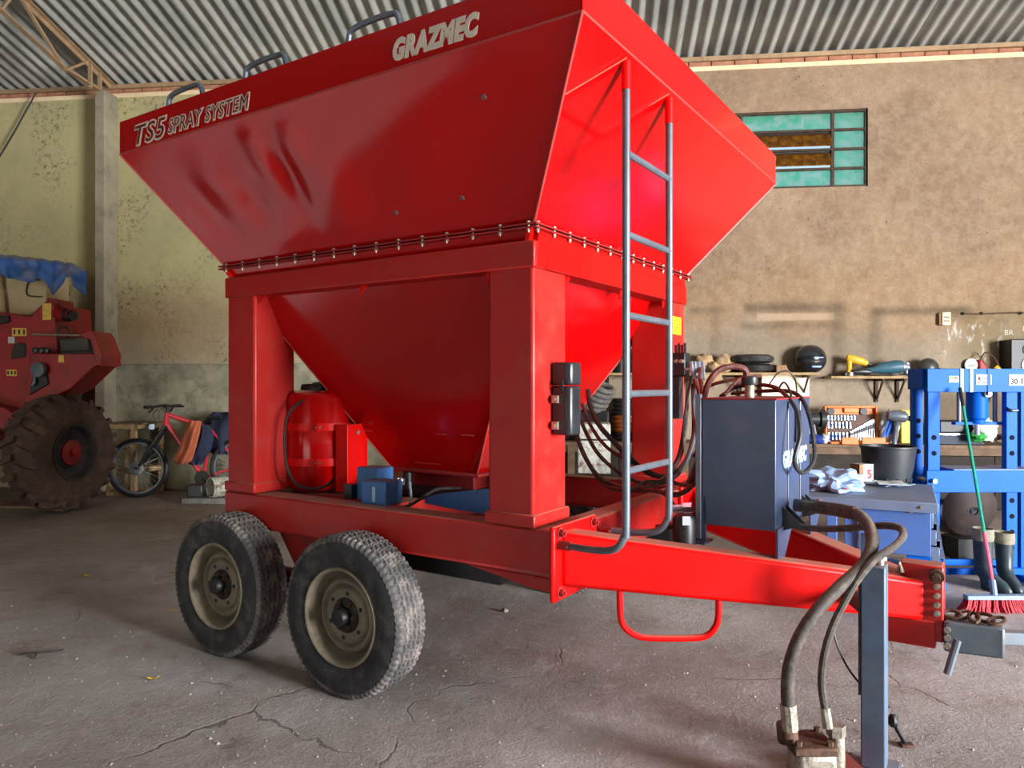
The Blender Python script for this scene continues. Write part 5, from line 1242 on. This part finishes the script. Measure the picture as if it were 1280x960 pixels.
MB().box((0, 0, a.z), (b.x - a.x, .4, b.z - .17)).build('box_body', RUSTYWHITE, rw, bevel=.01); MB().box((0, 0, b.z - .155), (b.x - a.x, .4, b.z)).build('box_lid', RUSTYWHITE, rw, bevel=.01); MB().box((.03, .03, 0), (b.x - a.x - .03, .37, a.z)).build('box_base', BLACK, rw)
a = at(712, 645, d=6.55); b = at(812, 572, d=6.5)
eng = thing('engine_block', 'dark greasy engine block on the floor behind the ladder', 'engine', (a.x + .4, a.y + .2, 0))
MB().box((-.38, -.2, .12), (.5, .3, .56)).build('block', BLACK, eng, bevel=.03); MB().box((-.42, -.24, 0), (.54, .34, .12)).build('sump', DARK, eng, bevel=.02)
MB().cyl((-.12, -.21, .34), (-.12, -.26, .34), .14, 24).build('flywheel', DARK, eng)
for k in range(5): MB().cyl((-.3 + .16 * k, -.2, .5), (-.3 + .16 * k, -.225, .5), .018, 8).build('bolt', RUST, eng)
# containers on the shelf behind the ladder
for i, (px, w, h, mt, lab) in enumerate(((775, .1, .3, BLACK, 'black canister on the shelf just left of the ladder rail'), (799, .085, .34, DARK, 'dark round canister on the shelf between the ladder rails'), (810, .1, .36, RAWGREY, 'pale grey tin on the shelf beside the far red post'))):
    q = on(px, Z1, YS + .02 * i)
    o = thing('canister', lab, 'canister', q); MB().lathe([(w * .9, 0), (w, .01), (w, h * .8), (w * .7, h * .92)], 20).build('canister_body', mt, o); MB().lathe([(w * .5, h * .92), (w * .5, h), (w * .45, h * 1.01)], 16).build('canister_lid', mt, o)

# blue-grey desk with drawers
zt_ = .78
YD0 = at(1172, 629, z=zt_); DANG = YAW - math.radians(28)
dk = thing('steel_desk', 'blue-grey steel desk with side drawers beside the oil tank', 'desk', (YD0.x, YD0.y, 0), DANG)
dkm = Matrix.Translation((YD0.x, YD0.y, 0)) @ Matrix.Rotation(DANG, 4, 'Z'); dki = dkm.inverted()
def dl(px, py, y=0):
    o = dki @ EYE; r = dki.to_3x3() @ ray(px, py); return o + r * ((y - o.y) / r.y)
xr, xl, dep_ = 0, -1.0, 1.0
MB().box((xl, -.02, zt_ - .06), (xr, dep_, zt_)).build('desk_top', CABTOP, dk, bevel=.006)
MB().box((xl - .004, -.028, zt_ - .065), (xr + .004, -.018, zt_ - .002)).build('desk_front_edge', CABTOP, dk, bevel=.003)
for px in (1026, 1152):
    q = dl(px, 628); MB().cyl((q.x, -.028, zt_ - .03), (q.x, -.036, zt_ - .03), .011, 8).build('screw', BOLT, dk)
xa = dl(1073, 660).x; xb = dl(1164, 660).x; zc_ = dl(1160, 696).z
MB().box((xa, 0, zc_), (xb, dep_ - .1, zt_ - .06)).build('drawer_case', CABBLUE, dk, bevel=.005)
q = dl(1139, 638); MB().cyl((q.x, 0, q.z), (q.x, -.012, q.z), .017, 10).build('lock', BOLT, dk)
for i in range(3):
    z1 = zt_ - .07 - i * .11; e_ = .012 + .018 * i
    o = MB().box((xb, .02, z1 - .1), (xb + e_, dep_ - .13, z1)).build('drawer', CABTOP, dk, bevel=.003)
    MB().box((xb + e_, .02, z1 - .07), (xb + e_ + .03, dep_ - .2, z1 - .058)).box((xb + e_ + .02, .02, z1 - .125), (xb + e_ + .03, dep_ - .2, z1 - .07)).build('drawer_handle', CABTOP, o, smooth=0)
for (px0, px1) in ((1055, 1071), (1033, 1046)):
    a = dl(px0, 660).x; b = dl(px1, 660).x; MB().box((a, .02, .0), (b, .07, zt_ - .06)).build('leg', CABBLUE, dk, bevel=.004)
for py in (640, 662): q = dl(1062, py); MB().box((q.x - .012, .014, q.z - .02), (q.x + .012, .02, q.z + .02)).build('leg_slot', BLACK, dk, smooth=0)
MB().box((xl, dep_ - .1, 0), (xl + .06, dep_ - .05, zt_ - .06)).build('leg', CABBLUE, dk)
MB().box((xb - .14, .02, .0), (xb - .0, .12, zc_)).build('leg', BLUE, dk, bevel=.004); MB().box((xb - .14, dep_ - .25, 0), (xb, dep_ - .15, zc_)).build('leg', BLUE, dk, bevel=.004)
# on the desk
def ond(px, py): return at(px, py, z=zt_)
q = ond(1110, 602); tub = thing('rubber_tub', 'black rubber tub standing on the back of the steel desk', 'tub', q)
k_ = (q - EYE).dot(FW) / FPX
m = MB().lathe([(22 * k_, 0), (25 * k_, 0.01), (29 * k_, 20 * k_), (31.5 * k_, 42 * k_), (33 * k_, 43 * k_), (33 * k_, 45 * k_), (30 * k_, 45 * k_), (28 * k_, 20 * k_), (20 * k_, .02)], 32); m.build('tub_wall', mk('black_rubber_tub', (36, 40, 46), .5, dust=((80, 80, 84), .3)), tub)
for a_ in range(5): MB().tube([(24.5 * k_ * math.cos(a_ * .5 - 2.5), 24.5 * k_ * math.sin(a_ * .5 - 2.5), .0), (25.5 * k_ * math.cos(a_ * .5 - 2.5), 25.5 * k_ * math.sin(a_ * .5 - 2.5), .04)], .012, 8).build('tub_rib', BLACK, tub)
q = ond(1079, 604); sbx = thing('small_carton', 'small white carton with a red letter left of the black tub', 'carton', q, .4)
MB().box((-.035, -.04, 0), (.06, .06, .15)).build('carton_body', WHITE, sbx, smooth=0); text('5', .09, (-.0, -.042, .045), (1, 0, 0), (0, 0, 1), sbx, 'carton_mark', RED_DULL, bold=.004); MB().box((-.07, -.04, 0), (-.036, .06, .15)).build('carton_side', CARDBOARD, sbx, smooth=0)
q = ond(1042, 613); m = MB().ball((0, 0, .05), (.19, .15, .09), 30, 20, .8, 21)
for i, v in enumerate(m.v):
    n_ = mnoise.noise(v * 14 + Vector((5, 0, 0))) * .022; m.v[i] = Vector((v.x + n_, v.y, max(v.z + n_, .002)))
pb2 = m.build('plastic_bundle', PAPER, None, q, smooth=20); tag(pb2, 'crumpled pale blue plastic bundle on the left of the desk', 'plastic bag')
MB().ball((.02, -.16, .03), (.03, .014, .012), 10, 6).build('red_print', RED_DULL, pb2)
def sheet(px, py, w, d, rz, seed, mt, lab):
    q = ond(px, py); m = MB(); n = 12; vs = []
    for s in (0, .003):
        for i in range(n + 1):
            for j in range(n + 1):
                x, y = (j / n - .5) * w, (i / n - .5) * d; vs.append((x, y, .012 + s + .02 * abs(mnoise.noise(Vector((x * 9, y * 9, seed))))))
    N = (n + 1) ** 2; fs = []
    for k in (0, N):
        for i in range(n):
            for j in range(n): a = k + i * (n + 1) + j; fs.append((a, a + 1, a + n + 2, a + n + 1))
    for i in range(n):
        for a, b in ((i, i + 1), (n * (n + 1) + i, n * (n + 1) + i + 1), (i * (n + 1), (i + 1) * (n + 1)), (i * (n + 1) + n, (i + 1) * (n + 1) + n)): fs.append((a, b, b + N, a + N))
    tag(m.add(vs, fs).build('paper_sheet', mt, None, q + Vector((0, 0, seed * .02)), rz), lab, 'paper')
sheet(1104, 606, .26, .36, .35, 0, PAPER, 'pale crumpled paper sheet in front of the black tub')
sheet(1112, 609, .2, .2, -.1, 1, WHITE, 'folded white paper lying on top of the pale sheet')
q = ond(1066, 603); tag(MB().box((-.12, -.08, 0), (.1, .08, .03)).build('dark_board', OLDWOOD, None, q, .2), 'flat dark board behind the plastic bundle on the desk', 'board')

# blue hydraulic press
DP = 5.9
po = at(1212, 722, d=DP); press = thing('hydraulic_press', 'bright blue workshop hydraulic press frame at the right edge', 'press', (po.x, po.y, 0), YAW)
pq = lambda px, py, y=0: Vector(((px - 1212) * (DP + y) / FPX + (1212 - 640) / FPX * y, y, 1.55 + (480 - py) * (DP + y) / FPX))
def upright(px0, px1, y0, y1, ztop, nm='column', mt=BLUE, zb=.03):
    a = pq(px0, 500, y0).x; b = pq(px1, 500, y0).x
    c = MB().box((a, y0, zb), (b, y1, ztop)).build(nm, mt, press, bevel=.004)
    w = b - a; z = .25; hm = None
    while z < ztop - .28:
        if not (.72 < z < .96): 
            if hm is None: h_ = MB().lathe([(.02, -.001), (.02, .002), (.018, .0025)], 14, RXN).build('pin_hole', INK, c); hm = h_.data
            else: h_ = link('pin_hole', hm, c)
            h_.location = ((a + b) / 2, y0 - .0005, z)
        z += .125
    return c
zt2 = pq(1200, 490).z; ztop = pq(1200, 461).z
upright(1160, 1175, 0, .06, zt2 + .02); upright(1142, 1154, .16, .22, zt2 + .06)
upright(1258, 1272, 0, .06, zt2 + .02); upright(1276, 1290, .16, .22, zt2 + .06)
a = pq(1160, 461); b = pq(1300, 490)
MB().box((a.x - .02, -.03, b.z), (b.x, -.012, a.z)).box((a.x - .02, .2, b.z), (b.x, .22, a.z)).box((a.x - .02, -.012, a.z - .012), (b.x, .2, a.z)).build('top_beam', BLUE, press, bevel=.003)
q = pq(1146, 461, .1); MB().box((q.x, .02, b.z + .02), (a.x - .02, .24, a.z - .0)).build('beam_end', BLUE, press, bevel=.003)
for px in (1202, 1214, 1236): q = pq(px, 470, -.03); MB().box((q.x - .012, -.036, b.z), (q.x + .012, -.03, a.z)).build('beam_rib', mk('pale_blue_edge', (120, 160, 220), .4) if px == 1202 else bpy.data.materials['pale_blue_edge'] if px < 1230 else BLUE, press, smooth=0)
def sticker(x0, y0, x1, y1, mt, nm='sticker'):
    p0, p1 = pq(x0, y1, -.03), pq(x1, y0, -.03); return MB().box((p0.x, -.0335, p0.z), (p1.x, -.03, p1.z)).build(nm, mt, press, smooth=0), p0, p1
s_, p0, p1 = sticker(1186, 470, 1198, 478, WHITE); MB().box((p0.x + .005, -.0345, (p0.z + p1.z) / 2), ((p0.x + p1.x) / 2, -.0335, p1.z - .005)).build('sticker_print', GREEN, s_, smooth=0); MB().box(((p0.x + p1.x) / 2 + .004, -.0345, (p0.z + p1.z) / 2), (p1.x - .004, -.0335, p1.z - .005)).build('sticker_print', RED, s_, smooth=0)
s_, p0, p1 = sticker(1220, 468, 1239, 481, WHITE)
for i in range(4): MB().box((p0.x + .045, -.0345, p0.z + .012 + .016 * i), (p1.x - .01, -.0335, p0.z + .017 + .016 * i)).build('sticker_print', INK, s_, smooth=0)
text('TLBE', .026, (p0.x + .032, -.034, p0.z + .008), (0, 0, 1), (-1, 0, 0), s_, 'sticker_text', INK, bold=.001, depth=.0005)
s_, p0, p1 = sticker(1261, 468, 1284, 482, WHITE); text('30 T', .058, (p0.x + .01, -.034, p0.z + .014), (1, 0, 0), (0, 0, 1), s_, 'sticker_text', INK, bold=.001, depth=.0005)
# jack, gauge, springs
jx = pq(1224, 500, .06).x; z0 = pq(1224, 528, .06).z; z1 = b.z
jk = part('jack', press, (jx, .09, 0))
MB().lathe([(.035, z0 - .015), (.06, z0 - .01), (.062, z0 + .02), (.078, z0 + .035), (.078, z1 + .03)], 28).build('jack_cylinder', BLUE, jk)
MB().cyl((0, 0, z0 - .1), (0, 0, z0 - .01), .022, 14).build('jack_ram', CHROME, jk); MB().box((-.19, -.03, z0 - .02), (.19, .03, z0 + .004)).build('cross_plate', BLUE, jk, bevel=.003)
for s in (-1, 1):
    MB().cyl((s * .145, 0, z0), (s * .145, 0, z1 + .02), .017, 12).build('guide_rod', STEEL, jk)
MB().cyl((.03, -.1, z1 - .012), (.03, -.07, z1 - .012), .03, 16).cyl((.03, -.12, z1 - .012), (.03, -.1, z1 - .012), .016, 10).build('pump_knob', CASTALU, jk)
gz = pq(1213, 458, .02); gg = part('gauge', press, (gz.x, .03, gz.z))
MB().cyl((0, -.02, .01), (0, .03, .01), .052, 28).build('gauge_case', DARK, gg); MB().cyl((0, -.024, .01), (0, -.02, .01), .046, 28).build('gauge_dial', WHITE, gg); MB().bar((-.03, -.026, -.002), (.03, -.026, .016), .006, .003, (0, 1, 0)).build('gauge_needle', INK, gg); MB().cyl((0, 0, -.1), (0, 0, -.04), .014, 10).build('gauge_stem', BOLT, gg)
# table beam, pins, feet
a = pq(1157, 588, -.03); b = pq(1300, 615, -.03)
MB().box((a.x, -.05, b.z), (b.x, -.03, a.z)).box((a.x, .25, b.z), (b.x, .27, a.z)).build('table_beam', BLUE, press, bevel=.003)
MB().box((a.x + .22, -.03, a.z - .03), (b.x, .25, a.z + .01)).build('press_plate', BLUEBOX, press, bevel=.004)
q = pq(1166, 601, -.05); MB().cyl((q.x, -.085, q.z), (q.x, .3, q.z), .018, 14).build('table_pin', CHROME, press)
q = pq(1262, 520); MB().tube(crom([pq(1258, 510, -.01), pq(1263, 513, -.04), pq(1272, 513, -.04)], 4), .012, 6).build('pin_chain', BLACK, press)
for y in (-.18, .36):
    a = pq(1142, 722, y).x; b2 = pq(1290, 722, y).x
for px in (1150, 1274): q = pq(px, 722); MB().box((q.x - .04, -.3, 0), (q.x + .04, .5, .05)).build('foot', BLUE, press, bevel=.003)
a = pq(1162, 722, .1).x; b2 = pq(1268, 722, .1).x
MB().box((a, -.06, .05), (b2, -.03, .1)).build('cross_tie', BLUE, press, bevel=.003); MB().box((a, .24, .05), (b2, .27, .1)).build('cross_tie', BLUE, press, bevel=.003)
# dark things standing behind and under the press
q = at(1215, 690, d=6.6); disc = thing('iron_disc', 'large dark rusty disc leaning behind the blue press', 'disc', (q.x, q.y, 0), YAW)
Rd = .24; M_ = Matrix.Translation((0, 0, .43)) @ Matrix.Rotation(math.radians(8), 4, 'X') @ RXN
MB().lathe([(.04, .03), (Rd * .6, .01), (Rd, -.03), (Rd + .005, -.035), (Rd, -.045), (.04, .01)], 40, M_, True).build('disc_blade', mk('dark_rust', (48, 34, 32), .75, var=.3, vs=10), disc); MB().box((-.18, -.1, 0), (.18, .14, .19)).build('disc_stand', BLACK, disc)
q = at(1190, 640, d=6.9); wbx = thing('crate', 'dark blue plastic crate with pale label under the bench', 'crate', (q.x, q.y, 0), YAW)
MB().box((-.2, -.1, .33), (.14, .2, .5)).build('crate_body', mk('dull_blue_plastic', (36, 62, 98), .5), wbx, bevel=.01); MB().box((-.08, -.105, .38), (.06, -.1, .45)).build('crate_label', PAPER, wbx, smooth=0); MB().box((-.22, -.12, 0), (.2, .22, .33)).build('crate_stand', OLDWOOD, wbx)
# pair of rubber boots
def boot(px, py, lab, rz, s=1):
    q = at(px, py, z=0); t = thing('rubber_boot', lab, 'boot', q, YAW + rz, 'pair of rubber boots under the press')
    m = MB(); n = 20; secs = [(.0, 0, .052, .14, .055), (.03, .0, .055, .145, .055), (.07, .01, .052, .13, .04), (.11, .03, .05, .095, .0), (.16, .04, .052, .068, 0), (.26, .045, .058, .07, 0), (.37, .045, .064, .076, 0)]
    vs = []
    for (z, yo, rx, ry, sh) in secs:
        for j in range(n):
            a = 2 * PI * j / n; vs.append((rx * math.cos(a), yo - sh + ry * math.sin(a) * (1 if math.sin(a) < 0 or sh == 0 else .75), z * s))
    fs = [[i * n + j, i * n + (j + 1) % n, (i + 1) * n + (j + 1) % n, (i + 1) * n + j] for i in range(len(secs) - 1) for j in range(n)] + [list(range(n))[::-1]]
    m.add(vs, fs); m.build('boot_leg', BOOT, t, smooth=60)
    m = MB(); m.lathe([(.066, .34 * s), (.07, .37 * s), (.067, .425 * s), (.063, .425 * s), (.06, .36 * s)], 20, Matrix.Translation((0, .045, 0)) @ Matrix.Diagonal((1, 1.15, 1, 1)), True); m.build('boot_cuff', BOOTCUFF, t)
    MB().prism([(.056 * math.cos(a), -.055 + .15 * math.sin(a) * (1 if math.sin(a) < 0 else .72), 0) for a in [2 * PI * j / 20 for j in range(20)]], (0, 0, .022)).build('boot_sole', BLACK, t, smooth=0)
boot(1235, 736, 'dark green rubber boot, the one behind the broom handle', .25, 1.06)
boot(1259, 735, 'dark green rubber boot, the right one of the pair', -.15, .98)
# push broom leaning on the press
bh = at(1243, 742, d=5.06); brm = thing('broom', 'push broom with green handle and red bristles leaning on the press', 'broom', (bh.x, bh.y, 0), YAW)
zs = bh.z; top_ = at(1200, 485, d=DP - .1); lt = Matrix.Rotation(-YAW, 3, 'Z') @ (top_ - Vector((bh.x, bh.y, 0)))
p_ = Vector((0, 0, .12)); mid = p_.lerp(lt, .27)
MB().tube([p_, mid], .0125, 10).build('handle_sleeve', PINKPOLE, brm); MB().tube([mid, p_.lerp(lt, .985)], .0115, 10).build('handle', GREENPOLE, brm); MB().tube([p_.lerp(lt, .9), lt], .0135, 10).build('handle_grip', BLACK, brm)
MB().tube([Vector((0, 0, .1)), p_.lerp(lt, .06)], .022, 10).build('handle_socket', CABTOP, brm)
MB().box((-.2, -.03, .085), (.25, .03, .115)).build('broom_head', mk('blue_grey_plastic', (126, 144, 170), .5), brm, bevel=.005)
m = MB(); rnd = random.Random(2)
for i in range(420):
    x = rnd.uniform(-.19, .24); y = rnd.uniform(-.028, .028); fl_ = Vector((x * 1.22 + rnd.uniform(-.012, .012), y * 1.9 + rnd.uniform(-.01, .01), rnd.uniform(0, .006)))
    m.tube([(x, y, .09), (x * 1.06, y * 1.2, .05), fl_], .0035, 4, True)
o = m.build('bristles', BRISTLE, brm); o['kind'] = 'stuff'
